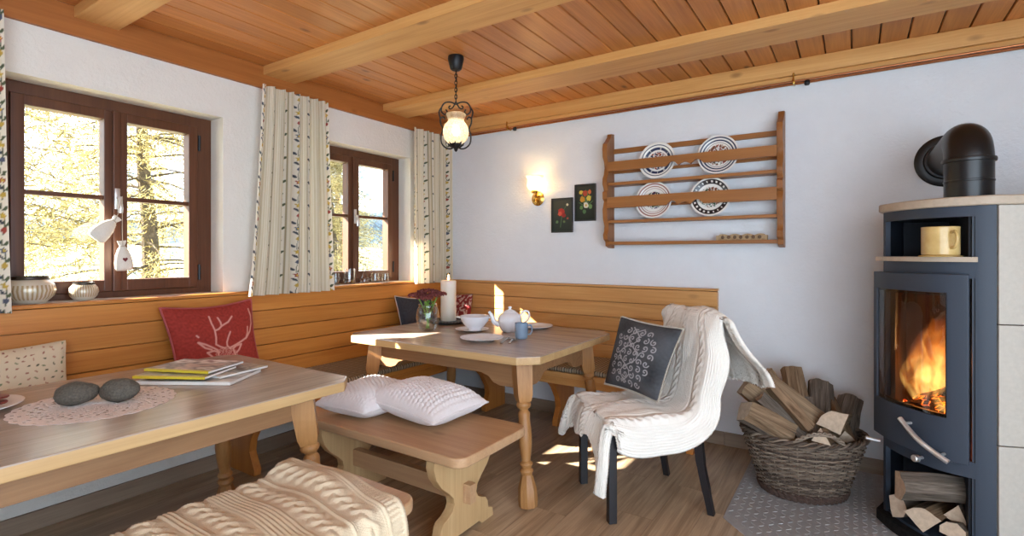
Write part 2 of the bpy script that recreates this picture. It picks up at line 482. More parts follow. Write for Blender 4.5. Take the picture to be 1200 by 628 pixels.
# ================================================================== THE ROOM
XR, YF = 4.8, -5.2
def build_room():
    b = MB(); random.seed(3); x = 0.0; k = 0
    while x < XR:
        w = 0.178; y = YF-random.random()*1.2
        while y < 0:
            l = 1.25; y0, y1 = max(y, YF), min(y+l, 0)
            if y1-y0 > 0.02: b.box((x+0.0008, y0+0.0008, -0.012), (min(x+w, XR)-0.0008, y1-0.0008, 0), 0)
            y += l
        x += w
    b.box((0, YF, -0.1), (XR, 0, -0.0125), 1)
    struct(b.build('floor', [M['floor'], M['iron']], smooth=0))
    # ceiling boards run away from the viewer
    b = MB(); w = 0.128; x = 0.02; e = 0.006
    while x < XR-0.02:
        x1 = min(x+w, XR)
        b.prism([(x+0.003, 2.435), (x+0.003, 2.42+e), (x+e, 2.42), (x1-e, 2.42), (x1-0.003, 2.42+e), (x1-0.003, 2.435)], 'xz', YF, 0, 0)
        x += w
    b.box((0, YF, 2.436), (XR, 0, 2.52), 1)
    struct(b.build('ceiling', [M['ceil'], M['iron']], smooth=0))
    # cross beams and wall beams
    for i, (y0, y1) in enumerate(((-2.69, -2.51), (-1.75, -1.53), (-0.765, -0.50), (-3.75, -3.55), (-4.7, -4.5))):
        b = MB(); b.box((0.02, y0, 2.368), (XR, y1, 2.421), bevel=0.004)
        struct(b.build('trim_%d' % (i+1), M['beam']))
    b = MB(); b.box((0.0, YF, 2.283), (0.025, 0.0, 2.421), bevel=0.003)
    struct(b.build('trim_6', M['beamY']))
    b = MB(); b.box((0.026, -0.055, 2.325), (XR, 0.0, 2.421), bevel=0.006)
    b.box((0.026, -0.03, 2.296), (XR, 0.0, 2.326), bevel=0.004)
    struct(b.build('trim_7', M['beam']))
    # walls
    W1, W2 = (-2.945, -1.985), (-1.41, -0.44); Z0, Z1 = 1.0, 2.052
    b = MB()
    for (y0, y1, z0, z1) in ((YF-0.3, 0.3, -0.1, Z0), (YF-0.3, 0.3, Z1, 2.55), (YF-0.3, W1[0], Z0, Z1), (W1[1], W2[0], Z0, Z1), (W2[1], 0.3, Z0, Z1)):
        b.box((-0.3, y0, z0), (0, y1, z1))
    struct(b.build('wall_left', M['wallL'], smooth=0))
    b = MB(); b.box((0, 0, -0.1), (XR+0.3, 0.3, 2.55))
    struct(b.build('wall_back', M['plaster'], smooth=0))
    b = MB(); b.box((0, YF-0.3, -0.1), (2.8, YF, 2.55))
    struct(b.build('wall_front', M['plaster'], smooth=0))
    b = MB(); b.box((XR, -2.3, -0.1), (XR+0.3, 0, 2.55))
    struct(b.build('wall_right', M['plaster'], smooth=0))
    b = MB(); b.box((2.4, -0.018, 0), (XR, 0, 0.085), bevel=0.004)
    b.box((0.0, -0.018, 0), (2.4, 0, 0.085), bevel=0.004)
    struct(b.build('baseboard_back', M['base']))
    b = MB(); b.box((0, YF, 0), (0.018, -0.018, 0.085), bevel=0.004)
    struct(b.build('baseboard_left', M['baseY']))
    # windows
    for i, (o0, o1, y0, y1, mid) in enumerate(((W1[0], W1[1], -2.925, -2.02, -2.472), (W2[0], W2[1], -1.395, -0.478, -0.928))):
        t = sempty('window_%d' % (i+1), (-0.16, mid, 1.02))
        z0, z1 = 1.022, 2.03; xa, xb = -0.2, -0.135
        b = MB()
        fw = 0.045
        b.box((xa, o0, Z0), (xb, y0+fw, Z1), bevel=0.004); b.box((xa, y1-fw, Z0), (xb, o1, Z1), bevel=0.004)
        b.box((xa, y0+fw-0.004, Z0), (xb, y1-fw+0.004, z0+0.03), bevel=0.004); b.box((xa, y0+fw-0.004, z1-0.035), (xb, y1-fw+0.004, Z1), bevel=0.004)
        b.build('window_frame', M['frame'], t, True)
        zb, zt = z0+0.031, z1-0.036
        for (a, c) in ((y0+fw+0.001, mid-0.002), (mid+0.002, y1-fw-0.001)):
            s = MB(); sw = 0.05; sx0, sx1 = xa+0.008, xb+0.012
            s.box((sx0, a, zb), (sx1, a+sw, zt), bevel=0.005); s.box((sx0, c-sw, zb), (sx1, c, zt), bevel=0.005)
            s.box((sx0, a+sw-0.003, zb), (sx1, c-sw+0.003, zb+0.06), bevel=0.005); s.box((sx0, a+sw-0.003, zt-0.05), (sx1, c-sw+0.003, zt), bevel=0.005)
            s.box((sx0+0.012, a+sw-0.003, 1.528), (sx1-0.008, c-sw+0.003, 1.55), bevel=0.003)
            sash = s.build('sash', M['frame'], t, True)
            g = MB(); g.box((-0.168, a+sw-0.002, zb+0.055), (-0.164, c-sw+0.002, zt-0.045))
            g.build('window_pane', M['glass'], sash, True, smooth=0)
        # cover strip where the two sashes meet
        s = MB(); s.box((xb+0.011, mid-0.018, zb), (xb+0.028, mid+0.018, zt), bevel=0.005)
        s.build('meeting_strip', M['frame'], t, True)
        s = MB(); hz = 1.535
        s.box((xb+0.028, mid-0.012, hz-0.055), (xb+0.034, mid+0.012, hz+0.055), bevel=0.003)
        s.tube([(xb+0.03, mid, hz), (xb+0.062, mid, hz)], 0.008, 10)
        s.tube(catmull([(xb+0.058, mid, hz+0.008), (xb+0.066, mid, hz-0.03), (xb+0.066, mid, hz-0.075)], 6), [0.009]*6+[0.011]*7, 10)
        tag(s.build('window_handle', M['chrome'], t, True), 'silver metal handle', None)
        s = MB()
        for zz in (1.14, 1.9):
            s.tube([(xb+0.012, y1-fw+0.006, zz-0.045), (xb+0.012, y1-fw+0.006, zz+0.045)], 0.008, 8)
        s.build('hinge', M['iron'], t, True)
        s = MB(); s.box((xb-0.005, o0+0.002, Z0-0.001), (0.0, o1-0.002, Z0+0.02), bevel=0.004)
        tag(s.build('window_sill', M['plaster'], t, True), 'white window sill', None)
build_room()

# ================================================================== BENCHES ALONG THE WALLS
def support_profile(d):
    # d = depth of the seat; outline of the shaped plank end seen from the side: (out from wall, z)
    P = [(0.03, 0.0), (0.30, 0.0), (0.305, 0.035), (0.285, 0.07)]
    P += [(0.255, 0.13), (0.27, 0.2), (0.33, 0.29), (0.40, 0.35), (0.43, 0.405), (0.03, 0.405)]
    return P
BZ = (0.462, 0.582, 0.683, 0.786, 0.897, 1.003)
def bench_left():
    t = thing('corner_bench', 'wooden bench with boarded backrest running along the wall under the two windows', 'bench', (0.25, -1.8, 0))
    y0, y1 = -4.3, -0.047
    b = MB()
    for a, c in zip(BZ, BZ[1:]): b.box((0.002, y0, a+0.003), (0.042, y1, c-0.003), bevel=0.002)
    b.box((0.001, y0, 0.462), (0.02, y1, 1.0), 0)
    b.build('backrest', M['bench'], t, True)
    b = MB(); b.box((0.001, y0, 1.003), (0.058, y1, 1.021), bevel=0.005); b.build('top_rail', M['bench'], t, True)
    b = MB(); b.box((0.02, y0, 0.42), (0.525, -0.02, 0.455), bevel=0.006); b.build('seat_board', M['bench'], t, True)
    b = MB(); b.box((0.475, y0, 0.35), (0.505, -0.53, 0.42), bevel=0.004); b.build('seat_rail', M['bench'], t, True)
    for yy in (-3.6, -1.95, -0.72):
        b = MB(); b.prism(support_profile(0.5), 'xz', yy-0.022, yy+0.022, bevel=0.004); b.build('support', M['benchZ'], t, True)
    p = MB(); p.box((0.046, -4.2, 0.4555), (0.53, -0.56, 0.488), bevel=0.012, seg=3)
    tag(p.build('seat_pad', M['padY'], loc=(0.28, -2.4, 0.456)), 'striped upholstered pad on the bench seat under the windows', 'seat pad')
    t = thing('corner_bench', 'wooden bench with boarded backrest along the wall below the plate rack', 'bench', (1.4, -0.25, 0))
    b = MB()
    x1 = 2.36
    for a, c in zip(BZ, BZ[1:]): b.box((0.06, -0.042, a+0.003), (x1, -0.002, c-0.003), bevel=0.002)
    b.box((0.06, -0.02, 0.462), (x1-0.003, -0.001, 1.0), 0)
    b.build('backrest', M['benchX'], t, True)
    b = MB(); b.box((0.0, -0.05, 1.003), (x1+0.004, -0.001, 1.019), bevel=0.005); b.build('top_rail', M['benchX'], t, True)
    b = MB(); b.box((0.527, -0.52, 0.42), (x1, -0.02, 0.455), bevel=0.006); b.build('seat_board', M['benchX'], t, True)
    b = MB(); b.box((0.527, -0.50, 0.365), (x1-0.03, -0.475, 0.42), bevel=0.004); b.build('seat_rail', M['benchX'], t, True)
    for xx in (0.66, 1.30, 2.25):
        b = MB(); b.prism([(-p[0], p[1]) for p in support_profile(0.5)], 'yz', xx-0.022, xx+0.022, bevel=0.004); b.build('support', M['benchZ'], t, True)
    p = MB(); p.box((0.54, -0.515, 0.4555), (2.34, -0.046, 0.488), bevel=0.012, seg=3)
    tag(p.build('seat_pad', M['padX'], loc=(1.4, -0.28, 0.456)), 'striped upholstered pad on the bench seat below the plate rack', 'seat pad')
bench_left()

# ================================================================== TABLES
def oct_poly(L, W, c):
    x, y = L/2, W/2
    return [(-x+c, -y), (x-c, -y), (x, -y+c), (x, y-c), (x-c, y), (-x+c, y), (-x, y-c), (-x, -y+c)]
def make_table(label, loc, rz, L, W, ch, H=0.75, ins=0.15, spl=0.08, scallop=True):
    t = thing('dining_table', label, 'table', loc, rz)
    th = 0.042
    b = MB(); P = oct_poly(L, W, ch); n = len(P)
    v, f = _bev([(*p, H-th) for p in P]+[(*p, H) for p in P], [list(range(n))[::-1], list(range(n, 2*n))]+[[i, (i+1) % n, n+(i+1) % n, n+i] for i in range(n)], 0.005, 2)
    mi = []
    for q in f:
        z = sum(v[i].z for i in q)/len(q); mi.append(0 if z > H-0.004 else 1)
    b.add(v, f, mi)
    b.build('table_top', [M['tabtop'], M['tabedge']], t)
    lx, ly = L/2-ins, W/2-ins
    # aprons with shaped lower edge
    def apron(half):
        h0, h1 = 0.095, 0.15
        e = half-0.03
        if not scallop: return [(-e, H-th-0.001), (-e, H-th-0.105), (e, H-th-0.105), (e, H-th-0.001)]
        pts = [(-e, H-th-0.001), (-e, H-th-h1)]
        pts += [(-e+0.10, H-th-h1), (-e+0.14, H-th-h1+0.012), (-e+0.17, H-th-h0-0.015), (-e+0.22, H-th-h0)]
        pts += [(-x, z) for x, z in reversed(pts[2:])] + [(e, H-th-h1), (e, H-th-0.001)]
        return pts
    for s in (-1, 1):
        b = MB(); b.prism(apron(lx), 'xz', s*ly-0.013, s*ly+0.013, bevel=0.002); b.build('apron', M['apron'], t)
        b = MB(); b.prism(apron(ly), 'yz', s*lx-0.013, s*lx+0.013, bevel=0.002); b.build('apron', M['apron'], t)
    for sx in (-1, 1):
        for sy in (-1, 1):
            top = Vector((sx*lx, sy*ly, H-th)); foot = Vector((sx*(lx+spl), sy*(ly+spl*0.8), 0))
            ax = foot-top; ln = ax.length
            Mx = Matrix.Translation(foot) @ Vector(-ax).normalized().to_track_quat('Z', 'Y').to_matrix().to_4x4()
            b = MB(); sq = sqrt(2)
            # square block, tapering to its wedge shaped lower end
            Mq = Mx
            b.lathe([(0.03*sq, 0.505), (0.038*sq, 0.535), (0.041*sq, 0.62), (0.043*sq, ln*1.0-0.002)], 4, Mq, phase=pi/4)
            prof = [(0.027, 0.507), (0.036, 0.497), (0.038, 0.488), (0.034, 0.478), (0.024, 0.47), (0.022, 0.463), (0.03, 0.452), (0.031, 0.444),
                    (0.029, 0.42), (0.0325, 0.38), (0.0345, 0.34), (0.033, 0.30), (0.028, 0.26), (0.023, 0.226), (0.0225, 0.218), (0.031, 0.210),
                    (0.033, 0.202), (0.028, 0.192), (0.024, 0.186), (0.033, 0.178), (0.035, 0.170), (0.03, 0.160), (0.027, 0.153)]
            b.lathe(prof, 20, Mx)
            b.lathe([(0.026, 0.155), (0.032, 0.14), (0.047, 0.085), (0.049, 0.03), (0.046, 0.001)], 8, Mx, phase=pi/8)
            o = b.build('leg', M['tableg'], t)
    return t
# far table
make_table('wooden dining table laid with teapot, candle and flower vase', (1.145, -0.985, 0), 0, 1.37, 1.03, 0.085)
# near table; its long side runs towards the window wall's near end
make_table('wooden dining table with magazines, grey stones and a lace doily', (0.968, -2.957, 0), radians(90), 1.52, 0.93, 0.06, scallop=False)

# ================================================================== FREE-STANDING BENCHES
def make_bench(label, loc, rz):
    t = thing('bench', label, 'bench', loc, rz)
    L, W, H, th = 1.13, 0.50, 0.45, 0.042
    P = []
    r = 0.06
    for cx, cy, a0 in ((L/2-r, -W/2+r, -90), (L/2-r, W/2-r, 0), (-L/2+r, W/2-r, 90), (-L/2+r, -W/2+r, 180)):
        for k in range(7): a = radians(a0+15*k); P.append((cx+r*cos(a), cy+r*sin(a)))
    b = MB(); b.prism(P, 'xy', H-th, H, bevel=0.008, seg=3, ang=60); b.build('seat_board', M['fbench'], t)
    # shaped end planks
    half = [(0.205, H-th), (0.21, 0.36), (0.195, 0.31), (0.16, 0.262), (0.115, 0.225), (0.085, 0.195), (0.078, 0.165), (0.09, 0.14), (0.12, 0.122), (0.15, 0.112), (0.165, 0.09), (0.172, 0.055), (0.205, 0.042), (0.21, 0.0)]
    poly = half+[(0.12, 0.0), (0.10, 0.018), (-0.10, 0.018), (-0.12, 0.0)]+[(-x, z) for x, z in reversed(half)]
    for s in (-1, 1):
        xx = s*(L/2-0.2)
        b = MB(); b.prism(poly, 'yz', xx-0.024, xx+0.024, bevel=0.004); b.build('end_support', M['fbenchZ'], t)
    b = MB(); b.box((-L/2+0.135, -0.02, 0.15), (L/2-0.135, 0.02, 0.235), bevel=0.004); b.build('stretcher', M['fbench'], t)
    for s in (-1, 1):
        b = MB(); xx = s*(L/2-0.2); b.box((xx+0.024 if s > 0 else xx-0.040, -0.024, 0.155), (xx+0.040 if s > 0 else xx-0.024, 0.024, 0.225), bevel=0.004)
        b.build('tenon_block', M['fbench'], t)
    return t
bench1 = make_bench('wooden bench with two white knitted cushions lying on it', (1.275, -1.785, 0), 0)
bench2 = dup(bench1, (1.66, -2.90, 0), radians(-90), 'wooden bench mostly hidden under a cream knitted blanket')

# ================================================================== CUSHIONS
def pillow(name, label, cat, corners, T, mat, col=None, nu=40, nv=40, group=None, sag=0.03, bulge_pow=0.55, disp=None, parts=None, edge=None):
    """corners: bottom-left, bottom-right, top-right, top-left as seen from its front"""
    A, B, C_, D = [Vector(c) for c in corners]
    nrm = (B-A).cross(D-A).normalized()
    ctr = (A+B+C_+D)/4
    def base(u, v):
        # edges bow inwards a little between the corners
        su = sag*sin(pi*v); sv = sag*sin(pi*u)
        uu = u+su*(0.5-u)*2; vv = v+sv*(0.5-v)*2
        return A*(1-uu)*(1-vv)+B*uu*(1-vv)+C_*uu*vv+D*(1-uu)*vv
    def th(u, v): return T*(max(0.0, (1-(2*u-1)**4)*(1-(2*v-1)**4)))**bulge_pow*(0.72+0.28*sin(pi*u)*sin(pi*v))
    b = MB()
    def wr(u, v):
        p = base(u, v)*9; return 0.006*noise.noise(p)*min(1, 6*min(u, 1-u, v, 1-v))
    front = lambda u, v: base(u, v)+nrm*(th(u, v)/2+wr(u, v)+(disp(u, v) if disp else 0))
    back = lambda u, v: base(u, v)-nrm*(th(u, v)/2+wr(u, v))
    b.grid(nu, nv, front, col=col)
    k = len(b.v)
    b.grid(max(nu//2, 12), max(nv//2, 12), back, col=(lambda u, v: col(u, v) if False else col(0.02, 0.02)) if col else None)
    b.build  # sheet pair is closed by the rim below
    rim = []
    N_ = 30
    for i in range(N_): rim.append(base(i/N_, 0))
    for i in range(N_): rim.append(base(1, i/N_))
    for i in range(N_): rim.append(base(1-i/N_, 1))
    for i in range(N_): rim.append(base(0, 1-i/N_))
    zmin = min(p.z for p in b.v)
    o = b.build(name, mat, loc=(ctr.x, ctr.y, zmin), smooth=80)
    tag(o, label, cat, group)
    if edge:
        e = MB(); e.tube(rim, edge[1], 6, closed=True)
        if len(edge) > 2:
            for q in range(0, len(rim)*2):
                i = q/2; p = rim[int(i) % len(rim)].lerp(rim[(int(i)+1) % len(rim)], i % 1)
                d = (rim[(int(i)+1) % len(rim)]-rim[int(i) % len(rim)]).normalized()
                w = d.cross(nrm).normalized()
                e.tube([p-w*0.009+d*0.004, p+nrm*0.004, p+w*0.007-d*0.004], 0.0018, 4)
        eo = e.build('piping', edge[0], o, False, loc=None, smooth=60)
        for vtx in eo.data.vertices: vtx.co -= Vector((ctr.x, ctr.y, zmin))
    return o, front, nrm

# red cushion with a stag: polylines in cushion units (u to the right, v up)
def pl2(pts, x0=150, y0=112, w=650.0, h=570.0): return [((x-x0)/w, 1-(y-y0)/h) for x, y in pts]
STAG = [pl2(p) for p in (
    [(425, 385), (436, 340), (438, 285), (428, 235), (430, 185)], [(438, 290), (470, 282), (500, 262), (560, 240), (600, 205)], [(497, 265), (498, 235), (488, 200)],
    [(425, 385), (455, 405), (490, 420)], [(535, 430), (512, 405), (515, 380), (540, 340), (560, 312)], [(535, 420), (590, 405), (650, 385), (700, 365), (745, 325), (772, 275), (775, 225), (755, 175)],
    [(690, 372), (715, 335), (725, 295)], [(305, 355), (350, 375), (400, 405), (430, 425)], [(300, 355), (340, 395), (385, 415)], [(300, 310), (310, 320)],
    [(350, 430), (390, 470), (430, 470)], [(350, 430), (400, 425), (440, 440)], [(640, 405), (610, 440), (580, 460)], [(640, 405), (590, 412), (555, 430)],
    [(430, 440), (425, 520), (450, 600), (480, 660), (520, 660), (545, 600), (570, 520), (560, 440)])]
RED, PINK = lin('#9c3a32'), lin('#d8a094')
def stag_col(u, v):
    d = 9
    for p in STAG:
        for (a, b2), (c, e) in zip(p, p[1:]): d = min(d, seg_d(u, v, a, b2, c, e))
    k = 1-sstep(0.006, 0.014, d)
    uu, vv = (u*650+150, (1-v)*570+112)
    if hypot((uu-495)/95, (vv-470)/60) < 1: k = max(k, 0.55*(noise.noise(Vector((u*70, v*70, 3))) > -0.1))
    n = 0.88+0.24*noise.noise(Vector((u*40, v*40, 0)))
    return lerp3(tuple(c*n for c in RED), PINK, k*0.85)
WHITE_STITCH = plain('pale_stitching', '#cdb8b0', 0.9)
RED_EDGE = plain('red_piping', '#a55050', 0.9)
pillow('cushion', 'red cushion with a pale stag head, leaning under the large window', 'cushion',
       [(0.245, -2.33, 0.487), (0.235, -1.86, 0.487), (0.085, -1.865, 0.975), (0.085, -2.352, 0.965)], 0.12, M['cush_paint'], stag_col, 150, 150, sag=0.05, edge=(RED_EDGE, 0.006, 1))
# floral cushion
random.seed(11)
SPECK = []
for i in range(13):
    for j in range(13):
        SPECK.append(((i+0.5+random.uniform(-0.3, 0.3))/13, (j+0.5+random.uniform(-0.3, 0.3))/13, random.choice(('#8d5b52', '#6f7a5c', '#b08070', '#5e5a4a', '#9c6a5e')), random.uniform(0, pi)))
BG = lin('#d5c5aa')
def speck_col(u, v):
    i, j = int(u*13), int(v*13)
    for a in (-1, 0, 1):
        for c in (-1, 0, 1):
            ii, jj = i+a, j+c
            if 0 <= ii < 13 and 0 <= jj < 13:
                su, sv, cc, an = SPECK[ii*13+jj]
                du, dv = u-su, v-sv
                x, y = du*cos(an)+dv*sin(an), -du*sin(an)+dv*cos(an)
                if (x/0.017)**2+(y/0.008)**2 < 1: return lin(cc)
    return BG
pillow('cushion', 'beige cushion sprinkled with tiny flowers, at the left edge behind the plate', 'cushion',
       [(0.27, -3.18, 0.487), (0.25, -2.755, 0.487), (0.10, -2.745, 0.852), (0.10, -3.17, 0.845)], 0.11, M['cush_paint'], speck_col, 110, 110, sag=0.03, edge=(plain('beige_piping', '#cdbb9c', 0.9), 0.004))
# dark cushion in the corner behind the vase
DARK = lin('#3d3f47')
pillow('cushion', 'dark grey cushion with pale edge on the window bench behind the flower vase', 'cushion',
       [(0.235, -0.735, 0.487), (0.275, -0.36, 0.487), (0.13, -0.33, 0.875), (0.085, -0.70, 0.915)], 0.10, M['cush_paint'], lambda u, v: tuple(c*(0.9+0.25*noise.noise(Vector((u*30, v*30, 5)))) for c in DARK), 36, 36, edge=(WHITE_STITCH, 0.004))
def redpat(u, v):
    f = (int(u*9)+int(v*9)) % 2
    return lerp3(lin('#7c2f30'), lin('#cbb9ae'), 0.75 if noise.noise(Vector((u*16, v*16, f))) > 0.12 else 0.0)
pillow('cushion', 'small red and white patterned cushion in the bench corner behind the candle', 'cushion',
       [(0.13, -0.24, 0.49), (0.45, -0.215, 0.49), (0.385, -0.085, 0.905), (0.07, -0.115, 0.905)], 0.09, M['cush_paint'], redpat, 60, 60)
# two white knitted cushions on the bench
def knit_disp(u, v):
    a = abs(sin(u*pi*19))*0.55+abs(sin((v*17+0.5*(int(u*19) % 2))*pi))*0.45
    return 0.017*a*min(1, 8*min(u, 1-u, v, 1-v))
pillow('cushion', 'white knitted cushion lying in front on the wooden bench', 'cushion',
       [at(426, 467, 2.52), at(508, 497, 2.21), at(572, 471, 2.52), at(497, 449, 2.80)], 0.165, M['wool3'], None, 150, 150, disp=knit_disp, sag=0.035, edge=(M['wool3'], 0.005))
pillow('cushion', 'white knitted cushion lying behind the other on the wooden bench', 'cushion',
       [at(367, 474, 2.54), at(426, 485, 2.40), at(505, 462, 2.66), at(440, 446, 2.93)], 0.15, M['wool3'], None, 150, 150, disp=knit_disp, sag=0.035, edge=(M['wool3'], 0.005))
# ================================================================== KNITTED BLANKETS
def drape(name, base, nu, nv, disp, mat, label, thick=0.012, eps=0.004):
    P = [[base(i/(nu-1), j/(nv-1)) for i in range(nu)] for j in range(nv)]
    v = []; f = []
    for j in range(nv):
        for i in range(nu):
            a = P[j][min(i+1, nu-1)]-P[j][max(i-1, 0)]; c = P[min(j+1, nv-1)][i]-P[max(j-1, 0)][i]
            n = a.cross(c); n = n.normalized() if n.length > 1e-12 else Vector((0, 0, 1))
            v.append(P[j][i]+n*disp(i/(nu-1), j/(nv-1)))
    for j in range(nv-1):
        for i in range(nu-1): f.append([j*nu+i, j*nu+i+1, (j+1)*nu+i+1, (j+1)*nu+i])
    b = MB(); b.add(v, f)
    xs = [p.x for p in v]; ys = [p.y for p in v]; zs = [p.z for p in v]
    o = b.build(name, mat, loc=((min(xs)+max(xs))/2, (min(ys)+max(ys))/2, min(zs)), smooth=180, fix=False)
    md = o.modifiers.new('thickness', 'SOLIDIFY'); md.thickness = thick; md.offset = -1
    tag(o, label, 'blanket'); return o
def cable(x, s, per):
    """braid height, x in -1..1 across the cable, s along it"""
    h = 0
    for k in range(2):
        ph = 2*pi*s/per+k*pi
        h = max(h, exp(-((x-0.42*sin(ph))/0.36)**2)*(0.75+0.25*cos(ph)))
    return h
def knit(w, s, ribs=0.017, cables=(), cw=0.04, per=0.11, st=0.009, ladder=False):
    h = 0.0; inside = False
    for c in cables:
        x = (w-c)/cw
        if abs(x) < 1.25:
            h = 0.26*cw*cable(x, s, per); inside = True
            if abs(x) > 1: h = 0.0
            break
    if not inside: h = 0.45*ribs*abs(sin(pi*w/ribs))
    if ladder and w < 0.075:
        h = 0.008*max(exp(-((w-0.012)/0.009)**2), exp(-((w-0.068)/0.008)**2), 0.75*abs(sin(pi*s/0.016))*(1 if 0.015 < w < 0.065 else 0))
    h += 0.0016*sin(2*pi*s/st+(pi if int(w/(ribs*0.5)) % 2 else 0))
    return h
# blanket over the near bench: u across the bench, v along it away from its far end
PROF = catmull([(1.375, 0.33), (1.39, 0.40), (1.402, 0.452), (1.425, 0.472), (1.52, 0.470), (1.66, 0.474), (1.80, 0.470), (1.885, 0.474), (1.918, 0.462), (1.938, 0.42), (1.945, 0.34), (1.948, 0.24), (1.95, 0.16)], 10)
PL = [0.0]
for a, c in zip(PROF, PROF[1:]): PL.append(PL[-1]+(c-a).length)
def along(P, L, d):
    if d <= 0: return P[0]
    for i in range(len(P)-1):
        if L[i+1] >= d: return P[i].lerp(P[i+1], (d-L[i])/(L[i+1]-L[i]+1e-9))
    return P[-1]
def nb_base(u, v):
    d = u*PL[-1]; p = along(PROF, PL, d)
    y = -2.43-v*1.03
    y += 0.03*sin(u*5.0)*(1-v)+0.05*sstep(0.55, 1.0, u)*(1-v)
    k = noise.noise(Vector((d*4, y*3, 1.3)))
    z = p.y+max(0, 0.014*k+0.008)
    # loose roll where the far edge is turned up
    z += 0.038*exp(-((y+2.50)/0.05)**2)*sstep(0.05, 0.16, u)*(1-sstep(0.3, 0.7, u))
    x = p.x+0.008*k
    return Vector((x, y, z))
NBL = PL[-1]
drape('blanket', lambda u, v: nb_base(1-u, v), 300, 420, lambda u, v: knit(v*1.03, u*NBL, 0.0125, (0.125, 0.23, 0.40, 0.53, 0.70, 0.83), 0.036, 0.10, 0.009, True), M['wool2'],
      'cream cable-knit blanket spread over the low bench in the foreground', 0.014)

# ================================================================== CHAIR
CHL, CHR = Vector((2.187, -1.013, 0)), radians(133.5)
CHM = Matrix.Translation(CHL) @ Matrix.Rotation(CHR, 4, 'Z')
def make_chair():
    t = thing('dining_chair', 'black wooden chair draped with a white knitted blanket', 'chair', CHL, CHR)
    b = MB(); P = [(-0.215, 0.245), (-0.2, -0.215), (0.2, -0.215), (0.215, 0.245)]
    b.prism(P, 'xy', 0.425, 0.462, bevel=0.012, seg=3); b.build('seat', M['black'], t)
    for s in (-1, 1):
        b = MB(); b.prism([(s*0.212-0.02, 0.215), (s*0.212+0.02, 0.215), (s*0.212+0.02, 0.255), (s*0.212-0.02, 0.255)], 'xy', 0.0, 0.424, bevel=0.004)
        b.build('leg', M['black'], t)
        path = [(s*0.228, -0.262, 0.0), (s*0.222, -0.238, 0.12), (s*0.21, -0.215, 0.26), (s*0.2, -0.205, 0.423)]
        b = MB(); b.tube(catmull(path, 5), [0.021]*5+[0.024]*5+[0.027]*6, 4); b.build('leg', M['black'], t)
    for s, ax in ((-1, 'xz'), (1, 'xz')):
        b = MB(); b.box((-0.19, s*0.21-0.012, 0.365), (0.19, s*0.21+0.012, 0.424), bevel=0.003); b.build('seat_frame', M['black'], t)
    def bk(u, v):
        a = (u-0.5)*2
        y = -0.205-0.085*v-0.02*(1-a*a); z = 0.45+0.475*v
        return y, z
    b = MB()
    b.grid(16, 12, lambda u, v: Vector(((u-0.5)*0.45, bk(u, v)[0]+0.011, bk(u, v)[1])))
    b.grid(16, 12, lambda u, v: Vector(((u-0.5)*0.45, bk(u, v)[0]-0.011, bk(u, v)[1])))
    n = 16*12
    for i in range(15): b.f += [[i, i+1, n+i+1, n+i], [11*16+i, 11*16+i+1, n+11*16+i+1, n+11*16+i]]; b.mi += [0, 0]
    for j in range(11): b.f += [[j*16, (j+1)*16, n+(j+1)*16, n+j*16], [j*16+15, (j+1)*16+15, n+(j+1)*16+15, n+j*16+15]]; b.mi += [0, 0]
    b.build('backrest', M['black'], t)
make_chair()
CP = catmull([(0.275, 0.27), (0.28, 0.40), (0.268, 0.465), (0.235, 0.484), (0.12, 0.482), (-0.05, 0.482), (-0.13, 0.49), (-0.175, 0.53), (-0.205, 0.65), (-0.235, 0.80), (-0.262, 0.91), (-0.285, 0.955), (-0.325, 0.955), (-0.355, 0.90), (-0.385, 0.80), (-0.425, 0.68), (-0.455, 0.55)], 10)
CL = [0.0]
for a, c in zip(CP, CP[1:]): CL.append(CL[-1]+(c-a).length)
def arc_at(y, z):
    i = min(range(len(CP)), key=lambda k: (CP[k].x-y)**2+(CP[k].y-z)**2); return CL[i]
A_SEAT, A_BACK, A_TOP = arc_at(0.26, 0.465), arc_at(-0.175, 0.53), arc_at(-0.305, 0.955)
